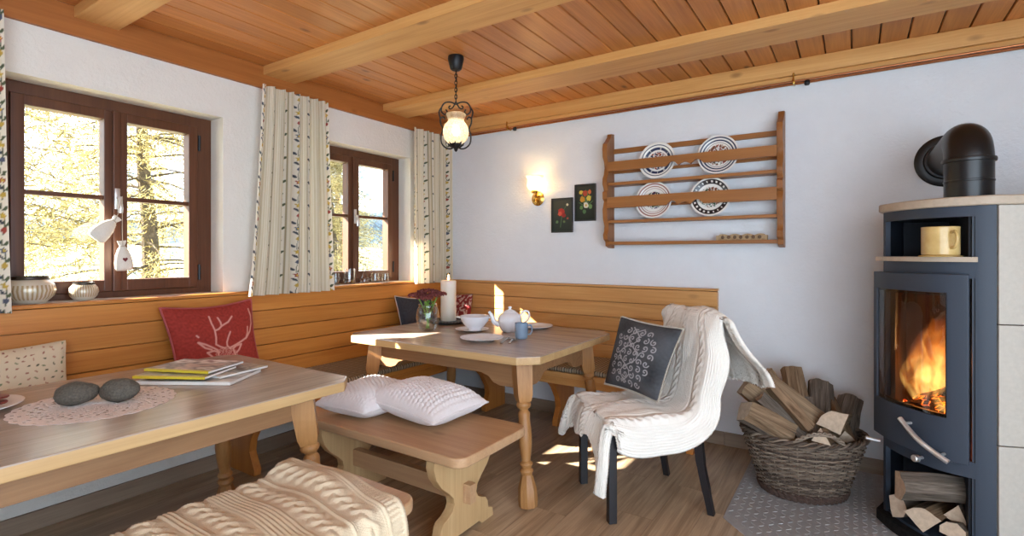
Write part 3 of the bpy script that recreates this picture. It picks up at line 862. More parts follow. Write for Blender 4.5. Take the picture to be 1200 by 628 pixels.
def cb_base(u, v):
    d = v*CL[-1]; p = along(CP, CL, d); q = along(CP, CL, d+0.01); q0 = along(CP, CL, d-0.01)
    tg = (q-q0); tg = tg.normalized() if tg.length > 1e-9 else Vector((0, 1, 0))
    # outward normal: up on the seat, forward on the backrest, backward behind it
    n = Vector((tg.y, -tg.x, 0))
    hw = 0.225
    x = (u-0.5)*2
    ext = (0.12+0.07*max(0, sin(pi*(d-A_SEAT+0.05)/(A_BACK-A_SEAT+0.1)))*(d < A_BACK+0.05)) if x < 0 else 0.13
    ext *= 1-0.8*sstep(A_TOP-0.22, A_TOP-0.02, d)
    X = x*(hw+ext); e = max(0, abs(X)-hw)
    rr = 0.03
    bend = 1-exp(-e/rr) if e > 0 else 0
    lat = hw+rr*bend if e > 0 else abs(X)
    down = max(0, e-rr*bend*0.8)
    behind = sstep(A_TOP, A_TOP+0.08, d)
    k = 1-behind
    yy = p.x-n.x*down*k; zz = p.y-n.y*down*k
    sx = 1 if X > 0 else -1
    xx = sx*lat
    if d < A_SEAT:                                   # the front hang, longer at the near corner
        kk = 0.62+0.95*sstep(-0.15, -0.6, x)+0.30*sstep(0.2, 0.9, x)+0.08*sin(x*9)
        zz = 0.465-(0.465-p.y)*kk-down*0.25; yy = p.x+0.025*sin(x*7+1)-0.2*down+0.30*max(0, 0.465-p.y)*(0.35+0.65*sstep(-0.1, 0.7, x))
    fold = noise.noise(Vector((xx*6, d*3.2, 2.2)))
    big = 0.03*fold+0.008*noise.noise(Vector((xx*15, d*9, 7)))
    yy += n.x*max(big, -0.002); zz += n.y*max(big, -0.002)
    # crumples: rows hang in soft folds at the sides and behind
    if e > 0: xx += sx*0.018*(0.6+0.6*sin(d*24+1.0+x))*min(1, e/0.06)
    if behind > 0:
        yy -= 0.04*behind*(1+sin(xx*17+0.6)); xx *= 1+0.20*behind; yy += 0.075*behind*sstep(0.6, 1.0, abs(x)); zz += 0.05*sstep(0.6, 1.0, abs(x))*sstep(A_TOP+0.2, CL[-1], d); yy -= 0.10*sstep(A_TOP+0.05, CL[-1], d)*sstep(0.1, -0.6, x)
    if behind > 0: zz += 0.05*behind*sin(xx*6+2.2)*sstep(A_TOP, CL[-1], d)
    return CHM @ Vector((xx, yy, zz))
WB = 0.70
drape('blanket', lambda u, v: cb_base(1-u, v), 260, 420, lambda u, v: knit((u-0.5)*WB+2.0, v*CL[-1], 0.0115, (1.80, 2.0, 2.20), 0.030, 0.085), M['wool'],
      'white cable-knit blanket thrown over the black chair', 0.02)
# dark cushion with scroll embroidery, leaning against the draped backrest
def spiral(cx, cy, r, a0, turns, sgn):
    return [(cx+r*(1-0.85*k/16)*cos(a0+sgn*turns*2*pi*k/16), cy+r*(1-0.85*k/16)*sin(a0+sgn*turns*2*pi*k/16)) for k in range(17)]
CURL = []
random.seed(5)
for i in range(6):
    for j in range(8):
        cx = 0.22+i*0.115+0.02*sin(j*1.7); cy = 0.10+j*0.105
        if hypot((cx-0.5)/0.36, (cy-0.47)/0.46) > 1.0: continue
        CURL.append(spiral(cx, cy, 0.048, random.uniform(0, 6.28), 1.1, 1 if (i+j) % 2 else -1))
for i in range(9):
    CURL.append([(0.5+0.13*sin(k*0.7+i*0.8)+0.02*i-0.08, 0.1+0.8*k/14) for k in range(15)] if i in (0, 4) else [(0, -9), (0, -9)])
CB = [(min(p[0] for p in c)-0.02, max(p[0] for p in c)+0.02, min(p[1] for p in c)-0.02, max(p[1] for p in c)+0.02) for c in CURL]
NAVY, SIL = lin('#4b4d51'), lin('#a8a8ac')
def scroll_col(u, v):
    d = 9
    for c, bb in zip(CURL, CB):
        if bb[0] < u < bb[1] and bb[2] < v < bb[3]:
            for a, e in zip(c, c[1:]): d = min(d, seg_d(u, v, *a, *e))
    k = 1-sstep(0.0055, 0.0105, d)
    n = 0.95+0.55*noise.noise(Vector((u*4, v*4, 2)))+0.15*noise.noise(Vector((u*30, v*30, 2)))
    return lerp3(tuple(c*n for c in NAVY), SIL, 0.85*k)
pillow('cushion', 'dark grey cushion with pale scroll embroidery leaning on the draped chair', 'cushion',
       [at(709, 449, 2.86), at(771, 471, 2.47), at(801, 386, 2.53), at(728, 371, 2.92)], 0.13, M['cush_paint'], scroll_col, 170, 170, sag=0.03, edge=(plain('cream_whip_stitch', '#b9b3a6', 0.9), 0.003, 1))

# ================================================================== LOG BASKET
BKL = Vector((2.875, -0.475, 0.006)); BKR = radians(24)
def make_basket():
    t = thing('log_basket', 'oval wicker basket full of split firewood standing on the metal plate', 'basket', BKL, BKR)
    H = 0.305
    def rad(z):
        k = z/H; return 0.185+0.105*k**0.85, 0.155+0.075*k**0.85
    b = MB(); nst = 44; rows = 27
    for r in range(rows):
        z = 0.028+(H-0.035)*r/(rows-1); rx, ry = rad(z); path = []
        m = nst*4
        for k in range(m):
            a = 2*pi*k/m
            o = 0.0065*sin(nst/2*a+(pi if r % 2 else 0))+0.003*noise.noise(Vector((cos(a)*3, sin(a)*3, r*0.7)))
            path.append(((rx+o)*cos(a), (ry+o)*sin(a), z+0.002*noise.noise(Vector((cos(a)*4, sin(a)*4, r*1.9)))))
        b.tube(path, 0.0058, 6, closed=True)
    for k in range(nst):
        a = 2*pi*(k+0.5)/nst
        b.tube([(rad(z)[0]*cos(a), rad(z)[1]*sin(a), z) for z in (0.012, 0.09, 0.17, H)], 0.004, 5)
    b.build('woven_side', M['wicker'], t)
    b = MB()
    for r, (z, ph) in enumerate(((0.012, 0), (0.03, 0.5), (0.021, 0.25))):
        rx, ry = rad(z)
        for q in range(2):
            b.tube([((rx+0.008+0.006*sin(22*a+q*pi))*cos(a), (ry+0.008+0.006*sin(22*a+q*pi))*sin(a), z+0.006*cos(22*a+q*pi)) for a in [2*pi*k/176 for k in range(176)]], 0.0075, 6, closed=True)
    tag(b.build('base_braid', M['wickerdark'], t), 'thick dark braided foot', None)
    b = MB(); rx, ry = rad(H)
    for q in range(3):
        b.tube([((rx+0.010*cos(14*a+q*2.094))*cos(a), (ry+0.010*cos(14*a+q*2.094))*sin(a), H+0.006+0.010*sin(14*a+q*2.094)) for a in [2*pi*k/224 for k in range(224)]], 0.0075, 6, closed=True)
    b.build('rim', M['wicker'], t)
    # bow handles at front and back
    for sg in (-1, 1):
        b = MB()
        for q in range(3):
            pts = []
            for k in range(25):
                s = k/24; a = sg*pi/2+(s-0.5)*0.85
                z = H+0.008+0.062*sin(pi*s); rr = 1.0+0.03*sin(pi*s)
                pts.append((rx*rr*cos(a)+0.007*cos(k*0.9+q*2.1), ry*rr*sin(a), z+0.007*sin(k*0.9+q*2.1)))
            b.tube(pts, 0.006, 6)
        b.build('handle', M['wicker'], t)
    b = MB(); b.lathe([(1.0, 0.008), (1.0, 0.022)], 40, Matrix.Diagonal((0.18, 0.15, 1, 1))); b.build('bottom', M['wickerdark'], t)
make_basket()

# ================================================================== FIREWOOD
def log_mesh(L, poly, barkfaces, seed, taper=0.92):
    """split billet along +Z; poly outline, faces named in barkfaces keep their bark"""
    rnd = random.Random(seed); n = len(poly); sub = 3; rings = 9
    ring = []
    for i in range(n):
        a, c = poly[i], poly[(i+1) % n]
        for k in range(sub): ring.append((a[0]+(c[0]-a[0])*k/sub, a[1]+(c[1]-a[1])*k/sub, i))
    m = len(ring); v = []; f = []; mi = []
    for j in range(rings):
        z = L*j/(rings-1); sc = 1-(1-taper)*j/(rings-1)
        bend = 0.008*sin(pi*j/(rings-1)+seed)
        for x, y, _ in ring:
            k = 0.004*noise.noise(Vector((x*30+seed, y*30, z*9)))+0.003*noise.noise(Vector((x*80, y*80+seed, z*16)))
            v.append((x*sc*(1+k*12)+bend, y*sc*(1+k*12), z+(0.012*noise.noise(Vector((x*25, y*25, seed+j))) if j in (0, rings-1) else 0)))
    for j in range(rings-1):
        for i in range(m):
            f.append([j*m+i, j*m+(i+1) % m, (j+1)*m+(i+1) % m, (j+1)*m+i]); mi.append(1 if ring[i][2] in barkfaces else 0)
    f.append(list(range(m))[::-1]); f.append([(rings-1)*m+i for i in range(m)]); mi += [2, 2]
    return v, f, mi
WEDGE = [(-0.055, -0.03), (0.05, -0.035), (0.058, -0.005), (0.035, 0.03), (-0.005, 0.045), (-0.045, 0.025)]
SLAB = [(-0.07, -0.022), (0.065, -0.025), (0.07, 0.012), (0.0, 0.03), (-0.065, 0.02)]
TRI = [(-0.05, -0.035), (0.055, -0.03), (0.01, 0.055)]
QUART = [(-0.04, -0.04), (0.05, -0.04), (0.045, 0.0), (0.02, 0.035), (-0.04, 0.05)]
def firewood(p0, p1, poly, bark, seed, roll, label, group, sc=1.0):
    p0, p1 = Vector(p0), Vector(p1); L = (p1-p0).length
    v, f, mi = log_mesh(L, [(x*sc, y*sc) for x, y in poly], bark, seed)
    if isinstance(roll, tuple):
        z_ = (p1-p0).normalized(); y_ = (CAMP-(p0+p1)/2); y_ = (y_-z_*y_.dot(z_)).normalized(); x_ = y_.cross(z_)
        Rm = Matrix((x_, y_, z_)).transposed().to_4x4() @ Matrix.Rotation(roll[0], 4, 'Z')
    else: Rm = align(Vector((0, 0, 0)), p1-p0, roll)
    b = MB(); b.add(v, f, mi, Matrix.Translation(p0) @ Rm)
    z = min(p.z for p in b.v); ctr = (p0+p1)/2
    me = b.build('firewood_log', [M['split'], M['bark'], M['cut']], loc=p0, smooth=28)
    # let the grain run along each billet: the object's own Z follows its length
    R = Rm; Ri = R.inverted()
    for q in me.data.vertices: q.co = Ri @ q.co
    me.matrix_basis = Matrix.Translation(p0) @ R
    me.data.update()
    return tag(me, label, 'firewood', group)
GB = 'split logs in the wicker basket'
def A(px, py, t): return at(px, py, t)
firewood(A(962, 506, 2.66), A(876, 444, 2.72), SLAB, (0,), 1, (0.35,), 'long broad split log lying across the front of the basket', GB, 1.5)
firewood(A(925, 508, 2.62), A(872, 482, 2.60), QUART, (0, 1), 2, (0.3,), 'short split log with bark end jutting left over the basket rim', GB, 1.15)
firewood(A(940, 516, 2.70), A(928, 433, 2.98), WEDGE, (0,), 3, (0.1,), 'brown split log standing upright at the back of the basket', GB, 1.15)
firewood(A(962, 520, 2.70), A(964, 450, 2.90), WEDGE, (0, 1, 2, 3, 4), 4, (0.6,), 'rough grey bark log standing right of the upright brown log', GB, 1.2)
firewood(A(985, 520, 2.72), A(1000, 468, 2.85), WEDGE, (2, 3, 4), 5, (0.2,), 'dark grey log leaning out over the right basket rim', GB, 1.2)
firewood(A(976, 493, 2.56), A(990, 494, 2.90), QUART, (), 6, 0.3, 'log showing a pale square cut end at the right of the basket', GB, 1.2)
firewood(A(938, 512, 2.60), A(889, 465, 2.64), TRI, (0,), 7, 2.2, 'thin grey barked log lying below the long broad log', GB, 0.75)
firewood(A(946, 502, 2.58), A(903, 452, 2.64), TRI, (), 8, 0.4, 'thin reddish split log lying along the long broad log', GB, 0.7)
firewood(A(964, 513, 2.50), A(985, 513, 2.74), TRI, (), 9, 0.0, 'log with a small white cut end low at the basket front', GB, 0.8)
firewood(A(944, 512, 2.78), A(890, 438, 2.86), WEDGE, (2, 3), 10, 1.4, 'split log lying behind the long broad log', GB, 1.3)
firewood(A(952, 515, 2.62), A(946, 468, 2.74), TRI, (1,), 12, 0.8, 'short reddish log wedged in the middle of the basket', GB, 0.75)
firewood(A(990, 515, 2.62), A(968, 462, 2.92), TRI, (), 13, 1.9, 'brown log half hidden behind the pale square cut end', GB, 0.9)

# ================================================================== HEARTH PLATE
b = MB()
HP = [(2.585, -0.02), (2.585, -1.0), (2.70, -1.115), (3.95, -1.115), (3.95, -0.02)]
b.prism(HP, 'xy', 0.0002, 0.004, bevel=0.0015, seg=1)
n = 0
gx = 0.036
for i in range(38):
    for j in range(31):
        x = 2.605+i*gx; y = -1.095+j*gx
        if y > -0.03 or x > 3.93 or (x-2.585)+(y+1.115) < 0.15: continue
        a = radians(45 if (i+j) % 2 else -45); dx, dy = cos(a)*0.0155, sin(a)*0.0155; ex, ey = -sin(a)*0.0052, cos(a)*0.0052
        v = [(x-dx, y-dy, 0.0038), (x+ex, y+ey, 0.0038), (x+dx, y+dy, 0.0038), (x-ex, y-ey, 0.0038),
             (x-dx*0.7, y-dy*0.7, 0.0062), (x+ex*0.55, y+ey*0.55, 0.0062), (x+dx*0.7, y+dy*0.7, 0.0062), (x-ex*0.55, y-ey*0.55, 0.0062)]
        b.add(v, [[4, 5, 6, 7], [0, 1, 5, 4], [1, 2, 6, 5], [2, 3, 7, 6], [3, 0, 4, 7]])
tag(b.build('hearth_plate', M['hearth'], loc=(3.2, -0.55, 0)), 'grey metal tread plate on the floor under the basket and stove', 'floor plate')
# ================================================================== STOVE
FRONT = catmull([(3.2, -.605, 0), (3.243, -.70, 0), (3.305, -.783, 0), (3.391, -.855, 0), (3.503, -.889, 0), (3.565, -.894, 0)], 12)
FL_ = [0.0]
for a, c in zip(FRONT, FRONT[1:]): FL_.append(FL_[-1]+(c-a).length)
def fr(s, o=0.0):
    d = max(0, min(1, s))*FL_[-1]; p = along(FRONT, FL_, d)
    t = (along(FRONT, FL_, d+0.02)-along(FRONT, FL_, d-0.02)); t = t.normalized()
    if s < 0: p = p-t*(-s*FL_[-1])
    return (p.x+t.y*o, p.y-t.x*o)
def strip(b, s0, s1, z0, z1, o0, o1, n=16, mi=0, bevel=0.0):
    """a curved plate following the stove front, from s0 to s1, between offsets o0 (outer) and o1 (inner)"""
    out = [fr(s0+(s1-s0)*k/n, o0) for k in range(n+1)]; inn = [fr(s0+(s1-s0)*k/n, o1) for k in range(n+1)]
    b.prism(out+inn[::-1], 'xy', z0, z1, mi, bevel, seg=2)
BACKP = [(3.72, -0.78), (3.72, -0.30), (3.30, -0.30)]
def plan(o):
    f = [fr(k/24, o) for k in range(25)]
    g = BACKP if o <= 0 else [(3.72, -0.78), (3.72, -0.28), (3.28, -0.28)]
    return f+g
def make_stove():
    t = thing('wood_stove', 'dark blue-grey steel wood stove with a burning fire behind its glass door', 'stove', (3.45, -0.6, 0.006))
    BO, BI = -0.02, -0.04
    b = MB()
    def flank(b, z0, z1):
        # left flank, back and right inner wall
        p0 = fr(0, BO); q0 = (3.30, -0.30)
        dx, dy = q0[0]-p0[0], q0[1]-p0[1]; l = hypot(dx, dy); nx, ny = -dy/l, dx/l
        th = 0.016
        b.prism([p0, q0, (q0[0]-nx*th, q0[1]-ny*th), (p0[0]-nx*th, p0[1]-ny*th)], 'xy', z0, z1)
    # full height: left flank, right front panel, back
    flank(b, 0.05, 1.44)
    strip(b, 0.0, 0.04, 0.05, 1.44, BO, BI-0.0, 3)
    strip(b, 0.868, 1.0, 0.05, 1.44, BO, BI, 6)
    b.prism([(3.30, -0.30), (3.70, -0.30), (3.70, -0.316), (3.30, -0.316)], 'xy', 0.05, 1.44)
    ri = fr(0.868, BO)
    b.box((ri[0]-0.008, -0.86, 0.05), (ri[0]+0.008, -0.316, 1.44))
    # bands across the front
    strip(b, 0.03, 0.875, 0.355, 0.42, BO, BI, 20); strip(b, 0.03, 0.875, 1.15, 1.232, BO, BI, 20); strip(b, 0.03, 0.875, 1.398, 1.44, BO, BI, 20)
    def plate(z0, z1, o=-0.03):
        b.prism([fr(k/24*0.87, o) for k in range(25)]+[(fr(0.87, o)[0], -0.31), (3.302, -0.31)], 'xy', z0, z1)
    plate(0.05, 0.062); plate(0.352, 0.37); plate(1.19, 1.216); plate(1.405, 1.42)
    b.build('body', M['stove'], t, True, smooth=30)
    # dark linings of the niche and of the log store
    for z0, z1, nm in ((0.064, 0.35, 'log_store_lining'), (1.218, 1.403, 'niche_lining')):
        b = MB(); x2 = ri[0]-0.0085
        b.prism([(3.31, -0.325), (x2, -0.325), (x2, -0.84), (x2-0.008, -0.84), (x2-0.008, -0.335), (3.31, -0.335)], 'xy', z0, z1)
        b.build(nm, M['stovein'], t, True)
    # fire chamber: back, side walls, floor
    b = MB()
    b.prism([(3.305, -0.36), (ri[0]-0.012, -0.36), (ri[0]-0.012, -0.375), (3.305, -0.375)], 'xy', 0.372, 1.188)
    b.prism([(3.245, -0.62), (3.262, -0.62), (3.32, -0.37), (3.305, -0.37)], 'xy', 0.372, 1.188)
    b.box((ri[0]-0.022, -0.83, 0.372), (ri[0]-0.0085, -0.376, 1.188))
    b.build('fire_chamber', M['soot'], t, True)
    b = MB()
    random.seed(4)
    for k in range(60):
        s = random.random(); p = Vector((3.29+0.19*random.random(), -0.72+0.30*random.random(), 0.50+0.03*random.random()))
        b.lathe([(0.001, -0.012), (0.016, -0.006), (0.018, 0.004), (0.008, 0.014), (0.001, 0.016)], 6, align(p, (random.uniform(-1, 1), random.uniform(-1, 1), 1)))
    b.prism([(3.27, -0.62), (3.305, -0.75), (3.38, -0.82), (3.48, -0.84), (3.49, -0.39), (3.325, -0.39)], 'xy', 0.372, 0.50)
    tag(b.build('ember_bed', M['ember'], t, True), 'glowing embers', None)
    # door
    b = MB(); DO, DI = 0.016, -0.012
    strip(b, -0.03, 0.835, 0.412, 0.585, DO, DI, 24, 0, 0.004)
    strip(b, -0.03, 0.835, 1.09, 1.166, DO, DI, 24, 0, 0.004)
    strip(b, 0.70, 0.835, 0.58, 1.095, DO, DI, 6, 0, 0.003)
    strip(b, -0.03, 0.03, 0.58, 1.095, DO, DI, 3, 0, 0.003)
    d = b.build('door', M['stove'], t, True, smooth=30)
    b = MB(); strip(b, 0.025, 0.705, 0.58, 1.095, DO-0.006, DO-0.010, 20)
    b.build('door_glass', M['doorglass'], d, True, smooth=30)
    b = MB(); strip(b, 0.028, 0.04, 0.586, 1.09, DO-0.011, DI, 2); strip(b, 0.69, 0.70, 0.586, 1.09, DO-0.011, DI, 2)
    strip(b, 0.03, 0.70, 1.078, 1.09, DO-0.011, DI, 20); strip(b, 0.03, 0.70, 0.585, 0.597, DO-0.011, DI, 20)
    b.build('door_seal', M['iron'], d, True)
    h0, h1 = Vector((*fr(0.41, 0.050), 0.542)), Vector((*fr(0.73, 0.062), 0.424))
    b = MB(); mid = (h0+h1)/2+Vector((-0.014, -0.014, -0.004))
    hp = catmull([h0, (h0*0.5+mid*0.5)+Vector((0, 0, -0.003)), mid, (h1*0.5+mid*0.5)+Vector((0, 0, -0.003)), h1], 6)
    b.tube(hp, 0.0105, 12)
    for p, s in ((hp[3], 0.45), (hp[-5], 0.69)):
        b.tube([p, Vector((*fr(s, DO-0.002), p.z))], 0.006, 8)
    tag(b.build('door_handle', M['chrome'], d, True), 'curved chrome bar handle', None)
    # air control knob and latch pin
    b = MB(); p = Vector((*fr(0.49, BO), 0.383)); q = Vector((*fr(0.49, BO+0.035), 0.383))
    b.tube([p, q], 0.007, 10); b.tube([p.lerp(q, 0.6), p.lerp(q, 0.75), p.lerp(q, 1.25), p.lerp(q, 1.35)], [0.009, 0.0145, 0.0145, 0.011], 16)
    tag(b.build('air_knob', M['chrome'], t, True), 'round chrome knob', None)
    b = MB(); p = Vector((*fr(0.02, 0.0), 0.372)); b.tube([p, p+Vector((-0.055, -0.01, 0.008))], 0.009, 10)
    tag(b.build('latch_pin', M['chrome'], t, True), 'chrome pin', None)
    # tray under the niche and the top slab
    b = MB(); strip(b, -0.025, 0.885, 1.216, 1.236, 0.008, -0.20, 24, 0, 0.005)
    tag(b.build('niche_shelf', M['topslab'], t, True), 'pale stone shelf', None)
    b = MB()
    f = [fr(k/24, 0.0) for k in range(25)]
    b.prism(f+[(4.25, -0.62), (4.25, -0.16), (3.27, -0.16), (3.225, -0.45)], 'xy', 1.44, 1.478, bevel=0.008, seg=3, ang=50)
    tag(b.build('top_slab', M['topslab'], t, True), 'pale stone top slab', None)
    # base plate with ash dust
    b = MB(); b.prism([fr(k/24, 0.01) for k in range(25)]+[(3.68, -0.75), (3.68, -0.29), (3.29, -0.29)], 'xy', 0.0065, 0.05)
    b.build('base', M['ash'], t, True)
    # pale stone cladding on its right flank, in courses
    u = Vector((0.93, 0.36, 0)).normalized(); w = Vector((0.36, -0.93, 0)).normalized()
    p0 = Vector((3.572, -0.873, 0)); p1 = p0+u*0.55
    for z0, z1 in ((0.007, 0.033), (0.035, 0.500), (0.504, 0.971), (0.975, 1.439)):
        b = MB(); b.prism([(p0.x, p0.y), (p1.x, p1.y), (p1.x-w.x*0.05, p1.y-w.y*0.05), (p0.x-w.x*0.05, p0.y-w.y*0.05)], 'xy', z0, z1, bevel=0.002)
        tag(b.build('stone_cladding', M['stone'], t, True), 'pale stone side slab', None)
    # flue
    R = 0.084; px_, py_ = 3.515, -0.645; za = 1.745
    b = MB(); b.lathe([(R, 1.478), (R, 1.555), (R+0.002, 1.557), (R+0.002, 1.563), (R, 1.565), (R, 1.645)], 40, Matrix.Translation((px_, py_, 0)))
    b.build('flue_pipe', M['pipe'], t, True)
    b = MB(); rb = 0.10; path = [Vector((px_, py_, 1.645))]
    for k in range(13):
        a = radians(90*k/12); path.append(Vector((px_, py_+rb*(1-cos(a)), za-rb+rb*sin(a)+0.0)))
    path.append(Vector((px_, -0.005, za)))
    b.tube(path, R, 40)
    fl = b.build('flue_elbow', M['pipe'], t, True, smooth=50)
    b = MB(); b.lathe([(R-0.001, 1.64), (R+0.007, 1.642), (R+0.009, 1.65), (R+0.007, 1.658), (R-0.001, 1.66)], 40, Matrix.Translation((px_, py_, 0)), cap=False)
    b.build('flue_collar', M['pipe'], t, True)
    b = MB(); Mw = Matrix.Translation((px_, 0, za)) @ Matrix.Rotation(radians(90), 4, 'X')
    b.lathe([(R-0.001, 0.001), (0.138, 0.001), (0.138, 0.006), (0.132, 0.010), (R+0.016, 0.012), (R+0.010, 0.03), (R-0.001, 0.032)], 48, Mw, cap=False)
    b.build('wall_rosette', M['pipe'], t, True)
    return t
# ember material
m, nt, out = new_mat('embers'); N = NT(nt)
tc = N.n('TexCoord').outputs['Object']
n = N.noise(tc, 38, 4, 0.65)
e = N.n('Emission'); N.l(N.ramp(n, (0.42, '#200400'), (0.52, '#d8330a'), (0.66, '#ffb050')), e.inputs[0])
N.l(N.ramp(n, (0.42, 0.0), (0.6, 1.0)), e.inputs[1])
d = N.n('BsdfDiffuse'); d.inputs[0].default_value = rgba('#231a17')
ad = N.n('AddShader'); N.l(d.outputs[0], ad.inputs[0]); 
e2 = N.math('MULTIPLY', N.ramp(n, (0.42, 0.0), (0.6, 1.0)), 3.0); N.l(e2, e.inputs[1])
N.l(e.outputs[0], ad.inputs[1]); N.l(ad.outputs[0], out.inputs[0]); M['ember'] = m
make_stove()
# burning logs
def burning(p0, p1, poly, seed, roll, label, sc=1.0):
    o = firewood(p0, p1, poly, (0,), seed, roll, label, 'logs burning in the stove', sc)
    o.data.materials.clear()
    for k in range(3): o.data.materials.append(M['burn'])
    return o
m, nt, out = new_mat('burning_wood'); N = NT(nt)
tc = N.n('TexCoord').outputs['Object']
vo = N.n('TexVoronoi', feature='DISTANCE_TO_EDGE'); vo.inputs['Scale'].default_value = 34
N.l(N.mapping(tc, (1, 1, 0.5)), vo.inputs['Vector'])
k = N.ramp(vo.outputs['Distance'], (0.0, 1.0), (0.07, 0.0))
n = N.noise(tc, 11, 3); g = N.math('MULTIPLY', k, N.ramp(n, (0.42, 0.0), (0.6, 1.0)))
e = N.n('Emission'); e.inputs[0].default_value = rgba('#ff6a18'); N.l(N.math('MULTIPLY', g, 5.0), e.inputs[1])
d = N.n('BsdfDiffuse'); d.inputs[0].default_value = rgba('#4a4038')
ad = N.n('AddShader'); N.l(d.outputs[0], ad.inputs[0]); N.l(e.outputs[0], ad.inputs[1]); N.l(ad.outputs[0], out.inputs[0]); M['burn'] = m
burning((3.33, -0.70, 0.555), (3.47, -0.50, 0.60), WEDGE, 21, 0.4, 'charred log glowing low in the stove fire', 0.9)
burning((3.36, -0.52, 0.565), (3.455, -0.73, 0.665), QUART, 22, 1.2, 'charred log propped across the other in the stove fire', 0.8)
# flames: one burning gas volume shaped like tongues of fire
m, nt, out = new_mat('flames'); N = NT(nt)
tc = N.n('TexCoord').outputs['Object']
sx = N.n('SeparateXYZ'); N.l(tc, sx.inputs[0])
wv = N.noise(N.mapping(tc, (1, 1, 0.6), (0, 0, -0.3)), 9, 2)
wm = N.n('VectorMath', operation='ADD'); N.l(tc, wm.inputs[0])
cx = N.n('CombineXYZ'); N.l(N.math('MULTIPLY', N.math('SUBTRACT', wv, 0.5), 0.14), cx.inputs[0]); N.l(N.math('MULTIPLY', N.math('SUBTRACT', wv, 0.5), 0.10), cx.inputs[1]); N.l(cx.outputs[0], wm.inputs[1])
n = N.noise(N.mapping(wm.outputs[0], (17, 17, 5.5)), 1.0, 4, 0.55, 0.6)
hz = N.math('DIVIDE', sx.outputs[2], 0.46)
thr = N.math('ADD', 0.40, N.math('MULTIPLY', hz, 0.10))
dens = N.math('MAXIMUM', N.math('SUBTRACT', n, thr), 0.0)
dens = N.math('MULTIPLY', dens, N.math('SUBTRACT', 1.25, hz))
em = N.n('Emission')
N.l(N.ramp(N.math('MULTIPLY', dens, 5.0), (0.0, '#ff5a10'), (0.35, '#ff8a30'), (0.9, '#ffca70')), em.inputs[0])
N.l(N.math('MULTIPLY', dens, 36.0), em.inputs[1])
N.l(em.outputs[0], out.inputs['Volume']); M['flame'] = m
fire = thing('flames', 'orange flames rising behind the glass door of the stove', 'fire', (3.40, -0.60, 0.57))
for x, y, r, h, ph in ((0.030, -0.06, 0.085, 0.50, 0), (-0.045, 0.00, 0.055, 0.30, 1.7), (0.02, 0.08, 0.075, 0.52, 3.1)):
    b = MB()
    def fl(u, v, x=x, y=y, r=r, h=h, ph=ph):
        a = 2*pi*u; rr = r*(0.75+0.5*sin(pi*min(1, v*1.3))**1.0)*(1-v**2.5)+0.0005
        rr *= 1+0.15*sin(3*a+ph+6*v)
        return Vector((x+rr*cos(a)+0.014*sin(5*v+ph), y+rr*sin(a)+0.02*sin(4*v+ph), h*v))
    b.grid(24, 20, fl, cu=True)
    b.f.append(list(range(24))[::-1]); b.mi.append(0)
    b.build('flame_tongue', M['flame'], fire, smooth=180)
# wood stacked below the fire
GS = 'logs in the store under the stove'
firewood(A(1054, 569, 2.20), A(1139, 578, 2.16), WEDGE, (0, 1, 2, 3, 4, 5), 31, (0.4,), 'pale pointed split log on top in the store under the stove', GS, 1.05)
firewood(A(1082, 608, 2.16), A(1120, 592, 2.42), QUART, (0, 1, 2), 32, 0.7, 'brown log end in the middle of the store under the stove', GS, 1.0)
firewood(A(1052, 596, 2.30), A(1105, 590, 2.46), WEDGE, (0, 1, 2, 3, 4, 5), 33, 1.4, 'dark log at the left of the store under the stove', GS, 0.85)
firewood(A(1124, 606, 2.14), A(1141, 588, 2.34), TRI, (0, 1, 2), 34, 0.2, 'grey barked log at the right of the store under the stove', GS, 0.85)
firewood(A(1116, 622, 2.10), A(1142, 612, 2.30), WEDGE, (0, 2, 3, 4), 35, 0.2, 'lowest log at the front of the store under the stove', GS, 0.8)

# mug on its coaster in the stove niche
p = at(1102, 303, 2.15)
MZ = 1.2363
b = MB(); b.lathe([(0.001, 0), (0.070, 0), (0.074, 0.003), (0.070, 0.006), (0.001, 0.006)], 32); o = b.build('coaster', M['mug']); o.location = (p.x, p.y, MZ)
tag(o, 'thin tan saucer under the mug in the stove niche', 'saucer')
t = thing('mug', 'tan mug standing in the niche above the stove door', 'mug', (p.x, p.y, MZ+0.0062))
b = MB(); r = 0.064
b.lathe([(0.001, 0), (r-0.004, 0), (r, 0.004), (r, 0.112), (r+0.001, 0.116), (r-0.002, 0.118), (r-0.005, 0.114), (r-0.005, 0.01), (0.001, 0.008)], 40)
b.build('cup', M['mug'], t)
b = MB(); dv = Vector((0.45, -0.90, 0)).normalized()
b.tube(catmull([dv*(r-0.002)+Vector((0, 0, 0.092)), dv*(r+0.02)+Vector((0, 0, 0.096)), dv*(r+0.032)+Vector((0, 0, 0.07)), dv*(r+0.02)+Vector((0, 0, 0.036)), dv*(r-0.002)+Vector((0, 0, 0.03))], 6), 0.006, 8, flat=1.0)
b.build('handle', M['mug'], t)
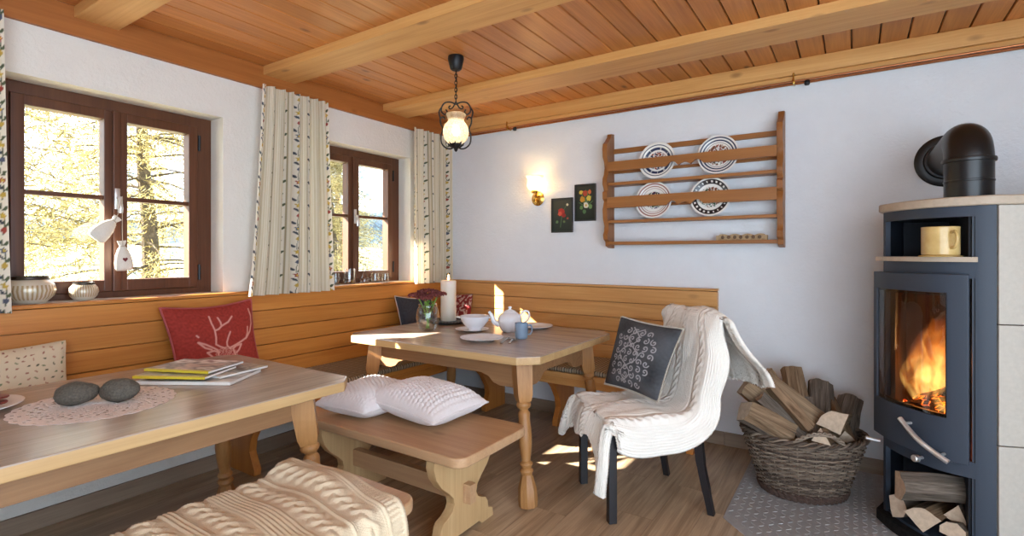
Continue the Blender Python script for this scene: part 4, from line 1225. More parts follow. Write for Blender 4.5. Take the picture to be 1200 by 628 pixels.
# ================================================================== PLATE RACK ON THE WALL
def make_rack():
    t = thing('plate_rack', 'wooden wall rack with scalloped sides holding painted plates', 'plate rack', (2.17, 0, 1.285))
    half = [(-0.001, 2.125), (-0.055, 2.118), (-0.062, 2.095), (-0.085, 2.075), (-0.10, 2.06), (-0.135, 2.035), (-0.145, 2.0), (-0.14, 1.94), (-0.115, 1.90), (-0.108, 1.865), (-0.118, 1.82), (-0.142, 1.785), (-0.145, 1.745), (-0.125, 1.715), (-0.12, 1.70)]
    lo = [(y, 3.41-z-0.01) for y, z in reversed(half[1:-1])]
    prof = half+[(-0.142, 1.69), (-0.142, 1.64), (-0.118, 1.625)]+[(-0.128, 1.60), (-0.142, 1.565), (-0.135, 1.50), (-0.112, 1.45), (-0.115, 1.41), (-0.135, 1.385), (-0.125, 1.35), (-0.095, 1.335), (-0.09, 1.305), (-0.045, 1.29), (-0.001, 1.287)]
    for x in (1.60, 2.717):
        b = MB(); b.prism(prof, 'yz', x, x+0.034, bevel=0.003, ang=50); b.build('side_board', M['rackZ'], t, True)
    def rail(z0, z1, y0, y1, name='rail'):
        b = MB(); b.box((1.633, y0, z0), (2.718, y1, z1), bevel=0.003); b.build(name, M['rackX'], t, True)
    rail(1.978, 2.012, -0.022, -0.002)
    rail(1.832, 1.852, -0.022, -0.002)
    rail(1.602-0.02, 1.602, -0.022, -0.002)
    rail(1.735, 1.757, -0.115, -0.002, 'ledge'); rail(1.468, 1.488, -0.115, -0.002, 'ledge'); rail(1.312, 1.334, -0.115, -0.002, 'ledge')
    for zc, h in ((1.868, 0.066), (1.612, 0.076)):
        pts = [(1.633, zc+h/2), (1.633, zc-h/2)]
        xm = 2.175
        for k in range(25):
            s = -0.12+0.24*k/24
            pts.append((xm+s, zc-h/2+0.032*abs(sin(pi*(s+0.12)/0.08))*(1 if abs(s) < 0.115 else 0)*(0.9 if abs(s) > 0.04 else 0.55)))
        pts += [(2.718, zc-h/2), (2.718, zc+h/2)]
        b = MB(); b.prism(pts, 'xz', -0.138, -0.120, bevel=0.0); b.build('front_rail', M['rackX'], t, True)
make_rack()
def flowerish(u, v, cols, sd, sc=9):
    n1 = noise.noise(Vector((u*sc+sd, v*sc, sd))); n2 = noise.noise(Vector((u*sc*1.3, v*sc*1.3+sd, sd+4)))
    if n1 > 0.16: return cols[0]
    if n1 < -0.22: return cols[1]
    if n2 > 0.3: return cols[2]
    return cols[3]
def plate_col(kind):
    W = lin('#e9e7e2'); cols = {k: lin(v) for k, v in dict(b='#2b3654', k='#2a2426', r='#8e4030', br='#7a4a36', g='#3f5a44', p='#9a6a64').items()}
    def f(r, a):
        if kind == 0:
            if 0.60 < r < 0.74: return cols['b'] if noise.noise(Vector((cos(a)*6, sin(a)*6, 1))) < 0.28 else lerp3(W, cols['b'], 0.5)
            if 0.82 < r < 0.88: return cols['b']
            if r < 0.50: return flowerish(r*cos(a), r*sin(a), (cols['r'], cols['b'], cols['br'], W), 2.1)
        elif kind == 1:
            if 0.84 < r < 0.92 or 0.70 < r < 0.78: return cols['b']
            if 0.62 < r < 0.65: return cols['k']
            if r < 0.55: return flowerish(r*cos(a), r*sin(a), (cols['br'], cols['r'], cols['g'], W), 5.3)
        elif kind == 2:
            if 0.86 < r < 0.91 or 0.74 < r < 0.79 or 0.64 < r < 0.67: return cols['p']
            if r < 0.48: return flowerish(r*cos(a), r*sin(a), (cols['g'], cols['b'], cols['r'], W), 9.7, 8)
        else:
            if 0.68 < r < 0.92: return W if (sin(a*22) > 0.55 and 0.75 < r < 0.85) else cols['k']
            if r < 0.55: return flowerish(r*cos(a), r*sin(a), (cols['br'], cols['g'], cols['k'], W), 12.2, 10)
        return W
    return f
def wall_plate(x, z, r, kind, label, tilt=7):
    b = MB(); F = plate_col(kind)
    def prof(k):
        return (0.010 if k < 0.55 else 0.010+0.016*sstep(0.52, 1.0, k))
    nr = 44
    b.grid(112, nr, lambda u, v: Vector((max(v, 0.002)*r*cos(2*pi*u), max(v, 0.002)*r*sin(2*pi*u), prof(v))), cu=True, col=lambda u, v: F(v, 2*pi*u))
    b.grid(112, 8, lambda u, v: Vector(((1-v*0.999)*r*cos(2*pi*u), (1-v*0.999)*r*sin(2*pi*u), prof(1-v)-0.006*min(1, v*8))), cu=True, col=lambda u, v: lin('#e9e7e2'))
    o = b.build('plate', M['china_paint'], smooth=60)
    o.matrix_basis = Matrix.Translation((x, -0.080, z)) @ Matrix.Rotation(radians(90-tilt), 4, 'X')
    return tag(o, label, 'plate', None)
wall_plate(1.982, 1.883, 0.126, 0, 'painted plate with broad blue ring, upper left in the wall rack')
wall_plate(2.376, 1.882, 0.126, 1, 'painted plate with two dark blue rings, upper right in the wall rack')
wall_plate(1.958, 1.614, 0.126, 2, 'painted plate with thin pinkish rings, lower left in the wall rack')
wall_plate(2.329, 1.614, 0.126, 3, 'painted plate with wide dark dashed rim, lower right in the wall rack')
# carved board lying on the lowest ledge
t = thing('carved_mould', 'carved wooden mould lying on the lowest ledge of the wall rack', 'carving', (2.51, -0.06, 1.3345))
b = MB(); pts = []
for k in range(41):
    s = -0.15+0.3*k/40; pts.append((s, 0.030+0.010*abs(sin(s*42))*(1 if abs(s) < 0.13 else 0.3)))
b.prism([(-0.15, 0.0), (0.15, 0.0)]+pts[::-1], 'xz', -0.018, 0.018, bevel=0.002); b.build('board', plain('carved_pale_wood', '#a98f6c', 0.6, 0, 0.3, 0.3, 60, 0.5), t)
b = MB()
for k in range(7):
    s = -0.11+0.036*k; b.lathe([(0.001, 0.006), (0.008, 0.004), (0.0125, -0.001)], 12, Matrix.Translation((s, -0.0175, 0.019)) @ Matrix.Rotation(radians(90), 4, 'X'))
b.build('carved_rosettes', plain('carving_dark_wood', '#5d4530', 0.6), t)

# ================================================================== PICTURES
def picture(x0, x1, z0, z1, fn, label):
    t = thing('picture', label, 'picture', ((x0+x1)/2, -0.001, z0))
    b = MB(); fwid = 0.010
    for a, c in (((x0, z0), (x1, z0+fwid)), ((x0, z1-fwid), (x1, z1)), ((x0, z0+fwid), (x0+fwid, z1-fwid)), ((x1-fwid, z0+fwid), (x1, z1-fwid))):
        b.box((a[0], -0.021, a[1]), (c[0], -0.001, c[1]), bevel=0.002)
    b.build('picture_frame', M['dark_tray'], t, True)
    b = MB(); b.grid(70, 105, lambda u, v: Vector((x0+fwid-0.001+(x1-x0-2*fwid+0.002)*u, -0.014-0.001*u*v, z0+fwid-0.001+(z1-z0-2*fwid+0.002)*v)), col=fn)
    b.build('painted_panel', M['picture_paint'], t, True, smooth=0, fix=False)
def blob(u, v, cx, cy, r, asp=1.5): return hypot(u-cx, (v-cy)*asp)/r
def pic1(u, v):
    c = lerp3(lin('#26302a'), lin('#3f4038'), v)
    if seg_d(u, v*1.5, 0.5, 0.75, 0.42, 0.2) < 0.016 or seg_d(u, v*1.5, 0.55, 0.9, 0.75, 1.25) < 0.012: c = lin('#55704a')
    for cx, cy, r, cc in ((0.47, 0.60, 0.17, '#a8342c'), (0.40, 0.55, 0.10, '#c25a44'), (0.60, 0.50, 0.10, '#8e2c2a'), (0.78, 0.82, 0.06, '#c9c2a4'), (0.80, 0.40, 0.05, '#a24438'), (0.25, 0.30, 0.07, '#5f7a50'), (0.62, 0.30, 0.06, '#60764c')):
        if blob(u, v, cx, cy, r)+0.25*noise.noise(Vector((u*14, v*20, 1))) < 1: c = lin(cc)
    return c
def pic2(u, v):
    c = lerp3(lin('#20281f'), lin('#34352c'), v)
    for k in range(9):
        a = radians(20+k*18)
        if seg_d(u, v*1.5, 0.55, 0.55, 0.55+0.38*cos(a), 0.55+0.75*sin(a)) < 0.014: c = lin('#5b7a48')
    for cx, cy, r, cc in ((0.55, 0.42, 0.13, '#d8d2c0'), (0.55, 0.42, 0.05, '#c8a440'), (0.36, 0.60, 0.13, '#b8862c'), (0.70, 0.62, 0.12, '#c9b44a'), (0.50, 0.76, 0.13, '#a8442c'), (0.74, 0.80, 0.09, '#c26038'), (0.28, 0.80, 0.09, '#c9b44a'), (0.30, 0.36, 0.09, '#5f8048'), (0.78, 0.38, 0.10, '#6a8a52'), (0.46, 0.24, 0.09, '#54744a')):
        if blob(u, v, cx, cy, r)+0.3*noise.noise(Vector((u*14, v*20, 6))) < 1: c = lin(cc)
    return c
picture(1.113, 1.298, 1.413, 1.682, pic1, 'small dark picture of a red poppy, nearer the wall lamp')
picture(1.317, 1.490, 1.496, 1.776, pic2, 'small dark picture of a mixed bouquet, nearer the plate rack')

# ================================================================== PIPE UNDER THE CEILING
t = thing('ceiling_pipe', 'thin copper pipe running under the ceiling along the back wall', 'pipe', (2.4, -0.03, 2.275))
b = MB(); b.tube([(0.05, -0.022, 2.281), (4.78, -0.022, 2.281)], 0.008, 10); b.tube([(0.05, -0.045, 2.29), (4.78, -0.045, 2.29)], 0.0055, 8)
b.build('pipe', M['copper'], t, True)
for x in (0.72, 2.80):
    b = MB(); b.box((x-0.006, -0.062, 2.272), (x+0.006, -0.001, 2.30), bevel=0.002); b.tube([(x, -0.0605, 2.285), (x, -0.0605, 2.335)], 0.005, 8)
    b.build('pipe_clip', M['brass'], t, True)
    b = MB(); b.lathe([(0.001, -0.016), (0.012, -0.014), (0.016, -0.006), (0.016, 0.006), (0.012, 0.014), (0.001, 0.016)], 16, Matrix.Translation((x+0.07, -0.05, 2.268)))
    b.build('bleed_valve', M['iron'], t, True)

# ================================================================== LAMPS
def make_pendant():
    px, py = 1.13, -1.21
    t = thing('pendant_lamp', 'wrought iron pendant lamp with crackled glass globe above the far table', 'lamp', (px, py, 1.853), YAW)
    def P(x, z): return Vector((x, 0, z-1.853))
    b = MB(); b.lathe([(0.001, 2.419-1.853), (0.046, 2.419-1.853), (0.048, 2.40-1.853), (0.034, 2.345-1.853), (0.026, 2.338-1.853), (0.001, 2.336-1.853)], 28); b.build('ceiling_cup', M['iron'], t)
    b = MB(); z = 2.335-1.853; n = 9; pit = (2.335-2.15)/n
    for k in range(n):
        c = z-pit*(k+0.5); pts = []
        for q in range(14):
            a = 2*pi*q/14; x, zz = 0.0075*cos(a), (pit*0.72)*sin(a)
            pts.append((x, 0, c+zz) if k % 2 else (0, x, c+zz))
        b.tube(pts, 0.0024, 6, closed=True)
    b.build('chain', M['iron'], t)
    b = MB(); b.tube([P(0.003, 2.335), P(0.006, 2.25), P(-0.002, 2.16)], 0.002, 5); b.build('flex', M['brass'], t)
    for s in (-1, 1):
        b = MB()
        main = [P(0, 2.135), P(s*0.03, 2.148), P(s*0.065, 2.145), P(s*0.085, 2.118), P(s*0.085, 2.09), P(s*0.065, 2.075), P(s*0.052, 2.09), P(s*0.06, 2.105)]
        b.tube(catmull(main, 6), 0.0045, 8)
        side = [P(s*0.066, 2.045), P(s*0.075, 2.06), P(s*0.092, 2.05), P(s*0.090, 2.02), P(s*0.078, 1.99), P(s*0.088, 1.95), P(s*0.084, 1.905), P(s*0.06, 1.878), P(s*0.03, 1.872), P(s*0.012, 1.885), P(s*0.006, 1.9)]
        b.tube(catmull(side, 6), 0.0045, 8)
        b.tube(catmull([P(s*0.085, 2.118), P(s*0.1, 2.09), P(s*0.092, 2.05)], 5), 0.0045, 8)
        b.tube(catmull([P(0, 2.152), P(s*0.018, 2.118), P(s*0.035, 2.108), P(s*0.042, 2.12), P(s*0.032, 2.128)], 6), 0.004, 8)
        b.build('scroll_arm', M['iron'], t)
    b = MB(); b.lathe([(0.001, 0.0), (0.008, 0.006), (0.014, 0.02), (0.03, 0.034), (0.034, 0.044), (0.028, 0.05), (0.001, 0.052)], 24)
    for k in range(8):
        a = 2*pi*k/8; b.tube([(0.02*cos(a), 0.02*sin(a), 0.03), (0.042*cos(a), 0.042*sin(a), 0.042), (0.05*cos(a), 0.05*sin(a), 0.056)], [0.008, 0.006, 0.001], 6)
    b.build('leaf_cup', M['iron'], t)
    b = MB(); z0 = 1.853
    prof = [(0.028, 1.903-z0), (0.050, 1.910-z0), (0.068, 1.93-z0), (0.0765, 1.96-z0), (0.076, 1.985-z0), (0.066, 2.012-z0), (0.05, 2.032-z0), (0.046, 2.042-z0), (0.053, 2.056-z0), (0.060, 2.072-z0), (0.057, 2.08-z0)]
    b.lathe(prof, 36, cap=False); b.build('glass_globe', M['lampglass'], t, smooth=180)
    b = MB(); b.lathe([(0.001, 1.95-z0), (0.012, 1.952-z0), (0.022, 1.97-z0), (0.020, 1.99-z0), (0.012, 2.01-z0), (0.001, 2.012-z0)], 20); tag(b.build('bulb', M['bulb'], t), 'lit bulb', None)
make_pendant()
def make_sconce():
    x = 0.985
    t = thing('wall_lamp', 'brass wall lamp with a glowing frosted tulip shade', 'lamp', (x, 0, 1.64))
    Mw = Matrix.Translation((x, 0, 1.69)) @ Matrix.Rotation(radians(90), 4, 'X')
    b = MB(); b.lathe([(0.001, 0.001), (0.055, 0.001), (0.058, 0.008), (0.045, 0.016), (0.03, 0.024), (0.001, 0.028)], 32, Mw); b.build('backplate', M['brass'], t, True)
    b = MB(); b.tube(catmull([(x, -0.02, 1.69), (x, -0.06, 1.67), (x+0.012, -0.085, 1.675), (x+0.015, -0.085, 1.71), (x+0.015, -0.085, 1.73)], 6), 0.007, 10)
    b.lathe([(0.001, 1.722), (0.024, 1.726), (0.03, 1.742), (0.026, 1.748), (0.001, 1.75)], 20, Matrix.Translation((x+0.015, -0.085, 0)))
    b.lathe([(0.001, 1.645), (0.012, 1.652), (0.014, 1.66), (0.006, 1.672), (0.001, 1.675)], 16, Matrix.Translation((x+0.008, -0.07, 0)))
    b.build('arm', M['brass'], t, True)
    b = MB(); n = 40; prof = [(0.024, 1.748), (0.045, 1.758), (0.056, 1.78), (0.055, 1.805), (0.052, 1.825), (0.060, 1.848), (0.072, 1.862)]
    b.grid(n, len(prof), lambda u, v: Vector((x+0.015+prof[round(v*(len(prof)-1))][0]*(1+0.05*v*v*sin(8*2*pi*u))*cos(2*pi*u), -0.085+prof[round(v*(len(prof)-1))][0]*(1+0.05*v*v*sin(8*2*pi*u))*sin(2*pi*u), prof[round(v*(len(prof)-1))][1])), cu=True)
    b.build('glass_shade', M['frost'], t, True, smooth=180)
    b = MB(); b.lathe([(0.001, 1.755), (0.012, 1.757), (0.02, 1.785), (0.018, 1.805), (0.001, 1.82)], 18, Matrix.Translation((x+0.015, -0.085, 0))); tag(b.build('bulb', M['bulb2'], t, True), 'lit bulb', None)
make_sconce()
def lamp(name, loc, e, c, r=0.03):
    l = bpy.data.lights.new(name, 'POINT'); l.energy = e; l.color = lin(c); l.shadow_soft_size = r
    o = bpy.data.objects.new(name, l); COL.objects.link(o); o.location = loc
lamp('pendant_bulb_light', (1.13, -1.21, 1.975), 5, '#ffd49a', 0.02)
lamp('sconce_bulb_light', (1.0, -0.085, 1.80), 4.5, '#ffc987', 0.02)
lamp('fire_light', (3.40, -0.62, 0.76), 1.3, '#ff8a3c', 0.08)

# ================================================================== CURTAINS
FLC = [lin(c) for c in ('#a04a40', '#c4a650', '#565d70', '#c4a650')]
LFC = [lin(c) for c in ('#566048', '#4a5058')]
CREAM, TAN = lin('#ebe4d5'), lin('#d6caae')
def curtain_col(s, z):
    per = 0.155; k = math.floor(s/per); d = s-(k+0.5)*per
    c = CREAM
    if abs(d) > 0.030:
        q = (abs(d)-0.030)/0.0075
        c = TAN if int(q) % 2 == 0 else lerp3(CREAM, TAN, 0.3)
        if abs(abs(d)-0.033) < 0.0025: c = lin('#a79a7a')
        return c
    zz = z+0.037*k; P = 0.15; j = math.floor(zz/P); e = zz-(j+0.5)*P
    x = d-0.006*sin(2*pi*zz/0.15)
    fc = FLC[(j+k) % 4]
    r = hypot(x, e); a = atan2(e, x)
    if r < 0.016*(0.8+0.25*cos(5*a)): return fc if r > 0.006 else lin('#d8b850')
    e2 = zz-(math.floor((zz+0.055)/P)+0.0)*P
    fc2 = FLC[(j+k+1) % 4]
    e3 = (zz % P)
    if hypot(x, e3-0.012) < 0.012: return fc2
    for i, (lx, lz, an) in enumerate(((0.0145, 0.038, 0.8), (-0.0145, 0.048, 2.3), (0.0145, 0.105, 0.8), (-0.0145, 0.115, 2.3))):
        dx, dz = x-lx, e3-lz
        u, v = dx*cos(an)+dz*sin(an), -dx*sin(an)+dz*cos(an)
        if (u/0.014)**2+(v/0.0066)**2 < 1: return LFC[i % 2]
    if abs(x) < 0.0016: return LFC[0]
    return c
def curtain(label, t0, t1, b0, b1, zt, zb, folds, W, nu, nv, sd, x0=0.095, amp=0.031):
    def f(u, v):
        z = zb+(zt-zb)*v
        a, c = b0+(t0-b0)*v**0.8, b1+(t1-b1)*v**0.8
        ph = 2*pi*folds*u+0.6*sin(2*pi*u*2+sd)+0.25*sin(3*v+sd)
        y = a+(c-a)*u+0.012*sin(ph*1.0+1.2)*sin(pi*u)
        k = 0.62+0.38*(1-v)
        return Vector((x0+amp*k*sin(ph)+0.006*sin(2.3*ph+sd)+0.004*noise.noise(Vector((u*9, v*4, sd))), y, z))
    b = MB(); b.grid(nu, nv, f, col=lambda u, v: curtain_col(u*W+sd*0.13, v*(zt-zb)))
    o = b.build('curtain', M['cloth_paint'], loc=(x0, (b0+b1)/2, zb), smooth=180, fix=False)
    return tag(o, label, 'curtain', None)
curtain('gathered flower-striped curtain hanging between the two windows', -1.80, -1.325, -1.895, -1.278, 2.283, 0.995, 8, 0.98, 300, 380, 0.4)
curtain('gathered flower-striped curtain in the room corner right of the smaller window', -0.505, -0.022, -0.495, -0.022, 2.283, 1.0, 7, 0.80, 250, 360, 1.3)
curtain('edge of a flower-striped curtain at the left edge of the large window', -3.45, -2.948, -3.5, -2.925, 2.283, 0.995, 7, 0.9, 150, 200, 2.2)

# ================================================================== THINGS ON THE FAR TABLE
TZ = 0.7505
def lathed(name, label, cat, prof, loc, mat, n=40, group=None, smooth=40):
    b = MB(); b.lathe(prof, n); o = b.build(name, mat, smooth=smooth); o.location = loc
    return tag(o, label, cat, group)
# candle on its tray
t = thing('tray', 'round dark tray under the white candle', 'tray', (0.665, -0.725, TZ))
b = MB(); b.lathe([(0.001, 0), (0.125, 0), (0.135, 0.006), (0.138, 0.016), (0.131, 0.017), (0.124, 0.008), (0.001, 0.008)], 40); b.build('dish', M['dark_tray'], t)
b = MB()
for k in range(36):
    a = 2*pi*k/36; b.tube([(0.136*cos(a), 0.136*sin(a), 0.013), (0.139*cos(a+0.09), 0.139*sin(a+0.09), 0.019), (0.136*cos(a+0.174), 0.136*sin(a+0.174), 0.013)], 0.004, 5)
b.build('braided_rim', M['dark_tray'], t)
t = thing('pillar_candle', 'thick white pillar candle burning on the dark tray', 'candle', (0.62, -0.68, TZ+0.0085))
b = MB(); b.lathe([(0.001, 0), (0.055, 0), (0.0565, 0.004), (0.0565, 0.282), (0.054, 0.292), (0.047, 0.293), (0.03, 0.284), (0.001, 0.282)], 40); b.build('wax', M['wax'], t)
b = MB(); b.tube([(0, 0, 0.282), (0.002, 0, 0.297)], 0.0016, 6); b.build('wick', M['iron'], t)
b = MB(); b.lathe([(0.0005, 0.294), (0.006, 0.30), (0.0085, 0.309), (0.006, 0.322), (0.0005, 0.341)], 14); tag(b.build('flame', emit('candle_flame', '#ffc070', 7.0), t), 'small candle flame', None)
# vase with sedum
VX, VY = 0.790, -1.085
lathed('glass_vase', 'clear glass vase holding dark red flowers', 'vase', [(0.001, 0.0), (0.045, 0.0), (0.052, 0.006), (0.068, 0.04), (0.0755, 0.08), (0.073, 0.12), (0.062, 0.15), (0.058, 0.158), (0.061, 0.17), (0.058, 0.17), (0.055, 0.158), (0.059, 0.148), (0.070, 0.118), (0.0725, 0.08), (0.065, 0.042), (0.049, 0.012), (0.001, 0.010)], (VX, VY, TZ), M['clear'], smooth=80)
random.seed(21)
for i, (hx, hy, hz, r, lab) in enumerate(((-0.060, -0.03, 0.215, 0.062, 'sedum stem with dark red head, leftmost in the glass vase'), (0.0, 0.0, 0.24, 0.066, 'sedum stem with dark red head, tallest in the glass vase'), (0.055, 0.032, 0.222, 0.062, 'sedum stem with dark red head, rightmost in the glass vase'), (0.03, -0.055, 0.205, 0.052, 'sedum stem with dark red head, front of the glass vase'))):
    t = thing('sedum_stem', lab, 'flower', (VX, VY, TZ+0.011))
    b = MB(); foot = Vector((0.012*cos(i*1.7), 0.012*sin(i*1.7), 0.002))
    b.tube(catmull([foot, (hx*0.25, hy*0.25, 0.10), (hx*0.7, hy*0.7, 0.17), (hx, hy, hz-0.012)], 5), 0.0045, 7)
    b.build('stem', M['stem'], t)
    b = MB()
    for k in range(7):
        a = k*2.4; z = 0.055+0.018*k; c = Vector((hx*0.35*z/0.15+0.006*cos(a), hy*0.35*z/0.15+0.006*sin(a), z)); d = Vector((cos(a), sin(a), 0.9)).normalized()
        w = d.cross(Vector((0, 0, 1))).normalized()*0.010; e = min(0.028, 0.05-0.15*max(0, z-0.12))
        b.add([c, c+d*e*0.5+w, c+d*e, c+d*e*0.5-w], [[0, 1, 2, 3]])
    b.build('leaves', M['stem'], t, smooth=0)
    b = MB()
    for k in range(110):
        u, a = sqrt(random.random()), random.random()*6.283
        p = Vector((hx+r*u*cos(a), hy+r*u*sin(a), hz+0.014*(1-u*u)+random.uniform(-0.004, 0.004)))
        q = random.uniform(0.006, 0.009)
        b.lathe([(0.0005, -q), (q*0.8, -q*0.4), (q, q*0.2), (q*0.6, q*0.8), (0.0005, q)], 6, Matrix.Translation(p))
    for k in range(9):
        a = k*0.7; b.tube([(hx, hy, hz-0.02), (hx+r*0.7*cos(a), hy+r*0.7*sin(a), hz)], 0.002, 4)
    b.build('flower_head', M['flower'], t, smooth=80)
# china
PL_ = [(0.001, 0.004), (0.06, 0.004), (0.064, 0.0), (0.070, 0.001), (0.095, 0.010), (0.125, 0.018), (0.126, 0.0205), (0.123, 0.021), (0.092, 0.014), (0.07, 0.007), (0.001, 0.007)]
lathed('dinner_plate', 'white plate at the front of the far table beside the spoons', 'plate', PL_, (1.315, -1.20, TZ), M['white_china'])
lathed('dinner_plate', 'white plate at the back of the far table behind the teapot', 'plate', PL_, (1.315, -0.615, TZ), M['white_china'])
lathed('saucer', 'white saucer under the white bowl', 'saucer', [(r*0.86, z*0.8) for r, z in PL_], (1.045, -0.945, TZ), M['white_china'])
t = thing('bowl', 'white bowl on a saucer beside the flower vase', 'bowl', (1.06, -0.935, TZ+0.0058))
b = MB(); b.lathe([(0.001, 0.004), (0.034, 0.004), (0.038, 0.0), (0.042, 0.002), (0.043, 0.012), (0.066, 0.032), (0.086, 0.058), (0.095, 0.088), (0.097, 0.092), (0.093, 0.092), (0.082, 0.06), (0.06, 0.035), (0.03, 0.018), (0.001, 0.016)], 44); b.build('vessel', M['white_china'], t, smooth=50)
for s in (-1, 1):
    d = Vector((cos(YAW)*s, sin(YAW)*s, 0)); e = Vector((-d.y, d.x, 0))
    b = MB(); b.tube(catmull([d*0.092+e*0.02+Vector((0, 0, 0.082)), d*0.112+e*0.014+Vector((0, 0, 0.085)), d*0.116+Vector((0, 0, 0.085)), d*0.112-e*0.014+Vector((0, 0, 0.085)), d*0.092-e*0.02+Vector((0, 0, 0.082))], 5), 0.005, 8); b.build('ear_handle', M['white_china'], t)
t = thing('teapot', 'round white china teapot on the far table', 'teapot', (1.262, -0.83, TZ))
b = MB()
tp = [(0.001, 0.006), (0.04, 0.004), (0.044, 0.0), (0.05, 0.004), (0.066, 0.03), (0.077, 0.062), (0.076, 0.085), (0.064, 0.108), (0.05, 0.118), (0.042, 0.121)]
b.grid(48, len(tp)*2-1, lambda u, v: Vector((lambda q: (q[0]*(1+0.018*sin(12*2*pi*u)*sin(pi*v))*cos(2*pi*u), q[0]*(1+0.018*sin(12*2*pi*u)*sin(pi*v))*sin(2*pi*u), q[1]))((lambda k: ((tp[int(k)][0]+(tp[min(int(k)+1, len(tp)-1)][0]-tp[int(k)][0])*(k % 1)), (tp[int(k)][1]+(tp[min(int(k)+1, len(tp)-1)][1]-tp[int(k)][1])*(k % 1))))(v*(len(tp)-1)))), cu=True)
b.build('pot', M['white_china'], t, smooth=70)
b = MB(); b.lathe([(0.044, 0.1195), (0.043, 0.124), (0.03, 0.135), (0.012, 0.141), (0.008, 0.146), (0.013, 0.153), (0.010, 0.160), (0.001, 0.162)], 32); b.build('lid', M['white_china'], t, smooth=50)
d = Vector((-cos(YAW), -sin(YAW), 0))
b = MB(); b.tube(catmull([d*0.066+Vector((0, 0, 0.045)), d*0.10+Vector((0, 0, 0.062)), d*0.115+Vector((0, 0, 0.10)), d*0.135+Vector((0, 0, 0.128))], 6), [0.02-0.011*k/18 for k in range(19)], 12); b.build('spout', M['white_china'], t, smooth=60)
b = MB(); b.tube(catmull([-d*0.066+Vector((0, 0, 0.10)), -d*0.09+Vector((0, 0, 0.13)), -d*0.118+Vector((0, 0, 0.125)), -d*0.122+Vector((0, 0, 0.09)), -d*0.10+Vector((0, 0, 0.06)), -d*0.074+Vector((0, 0, 0.05))], 6), 0.0065, 10); b.build('handle', M['white_china'], t, smooth=60)
t = thing('mug', 'small blue-grey mug at the right of the far table', 'mug', (1.47, -1.02, TZ))
b = MB(); b.lathe([(0.001, 0.004), (0.028, 0.003), (0.031, 0.0), (0.036, 0.004), (0.038, 0.02), (0.038, 0.088), (0.0385, 0.092), (0.035, 0.092), (0.0345, 0.02), (0.030, 0.010), (0.001, 0.009)], 36); b.build('cup', M['blue_china'], t, smooth=50)
b = MB(); e = -d
b.tube(catmull([e*0.036+Vector((0, 0, 0.074)), e*0.056+Vector((0, 0, 0.076)), e*0.062+Vector((0, 0, 0.05)), e*0.052+Vector((0, 0, 0.026)), e*0.036+Vector((0, 0, 0.024))], 6), 0.005, 8); b.build('handle', M['blue_china'], t)
def spoon(p0, p1, label):
    p0, p1 = Vector(p0), Vector(p1); d = (p1-p0); L = d.length; d.normalize(); w = Vector((-d.y, d.x, 0)); up = Vector((0, 0, 1))
    b = MB()
    b.grid(11, 30, lambda u, v: p0+d*(L*v)+w*((u-0.5)*2)*(0.0165*sqrt(max(0, 1-((v-0.86)/0.145)**2)) if v > 0.74 else 0.0034+0.0045*(1-v)**3)+up*(0.004+(0.010*(1-v)*v*3 if v < 0.74 else 0.004)-(0.004*(1-(2*u-1)**2) if v > 0.74 else 0)))
    o = b.build('spoon', M['steel'], loc=(*p0[:2], TZ), smooth=80, fix=False); md = o.modifiers.new('thickness', 'SOLIDIFY'); md.thickness = 0.0015; md.offset = 1
    return tag(o, label, 'spoon')
spoon((1.475, -1.235, TZ), (1.42, -1.065, TZ), 'steel spoon lying right of the front white plate, nearest the plate')
spoon((1.515, -1.215, TZ), (1.465, -1.085, TZ), 'steel spoon lying in front of the blue-grey mug')

# ================================================================== THINGS ON THE NEAR TABLE
# lace doily with real holes
def make_doily():
    cx, cy, R = 1.0, -2.915, 0.215; nu, nv = 192, 26; v = []; f = []
    for j in range(nv):
        for i in range(nu):
            a = 2*pi*i/nu; k = j/(nv-1)
            r = R*max(k, 0.01)*(1+0.035*k**6*abs(sin(12*a))*1.0)
            v.append((cx+r*cos(a), cy+r*sin(a), TZ+0.0008+0.0012*(0.5+0.5*sin(k*60))*(0.6+0.4*sin(a*48))))
    for j in range(nv-1):
        for i in range(nu):
            k = j/(nv-1); hole = False
            if j % 5 == 3 and (i//2) % 3 == 1 and j > 6: hole = True
            if j % 5 == 1 and (i//3) % 4 == 2 and j > 4: hole = True
            if 0.55 < k < 0.8 and (i+j*2) % 8 < 2: hole = True
            if not hole: f.append([j*nu+i, j*nu+(i+1) % nu, (j+1)*nu+(i+1) % nu, (j+1)*nu+i])
    b = MB(); b.add(v, f)
    o = b.build('lace_doily', plain('cotton_lace', '#e6dcd8', 0.9, 0, 0.1, 0.08, 300, 0.3), loc=(cx, cy, TZ), smooth=0)
    md = o.modifiers.new('thickness', 'SOLIDIFY'); md.thickness = 0.001; md.offset = -1
    tag(o, 'round pale lace doily lying under the two stones', 'doily')
make_doily()
def stone(p, sx, sy, sz, rot, sd, label):
    b = MB(); n = 40
    def f(u, v):
        a, c = 2*pi*u, pi*(v-0.5); q = Vector((cos(a)*cos(c), sin(a)*cos(c), sin(c)))
        k = 1+0.13*noise.noise(q*1.2+Vector((sd, 0, 0)))+0.03*noise.noise(q*4+Vector((sd, 3, 0)))
        return Vector((q.x*sx*k, q.y*sy*k, q.z*sz*k))
    b.grid(n, n, f, cu=True)
    zm = min(q.z for q in b.v)
    o = b.build('stone', M['pebble'], smooth=180); o.matrix_basis = Matrix.Translation((p[0], p[1], TZ+0.0015-zm)) @ Matrix.Rotation(rot, 4, 'Z')
    tag(o, label, 'stone')
s1 = at(89, 471, 1.70); s2 = at(140, 467, 1.74)
stone(s1, 0.060, 0.047, 0.038, YAW+0.25, 1.0, 'smooth grey stone on the doily, nearer the left edge')
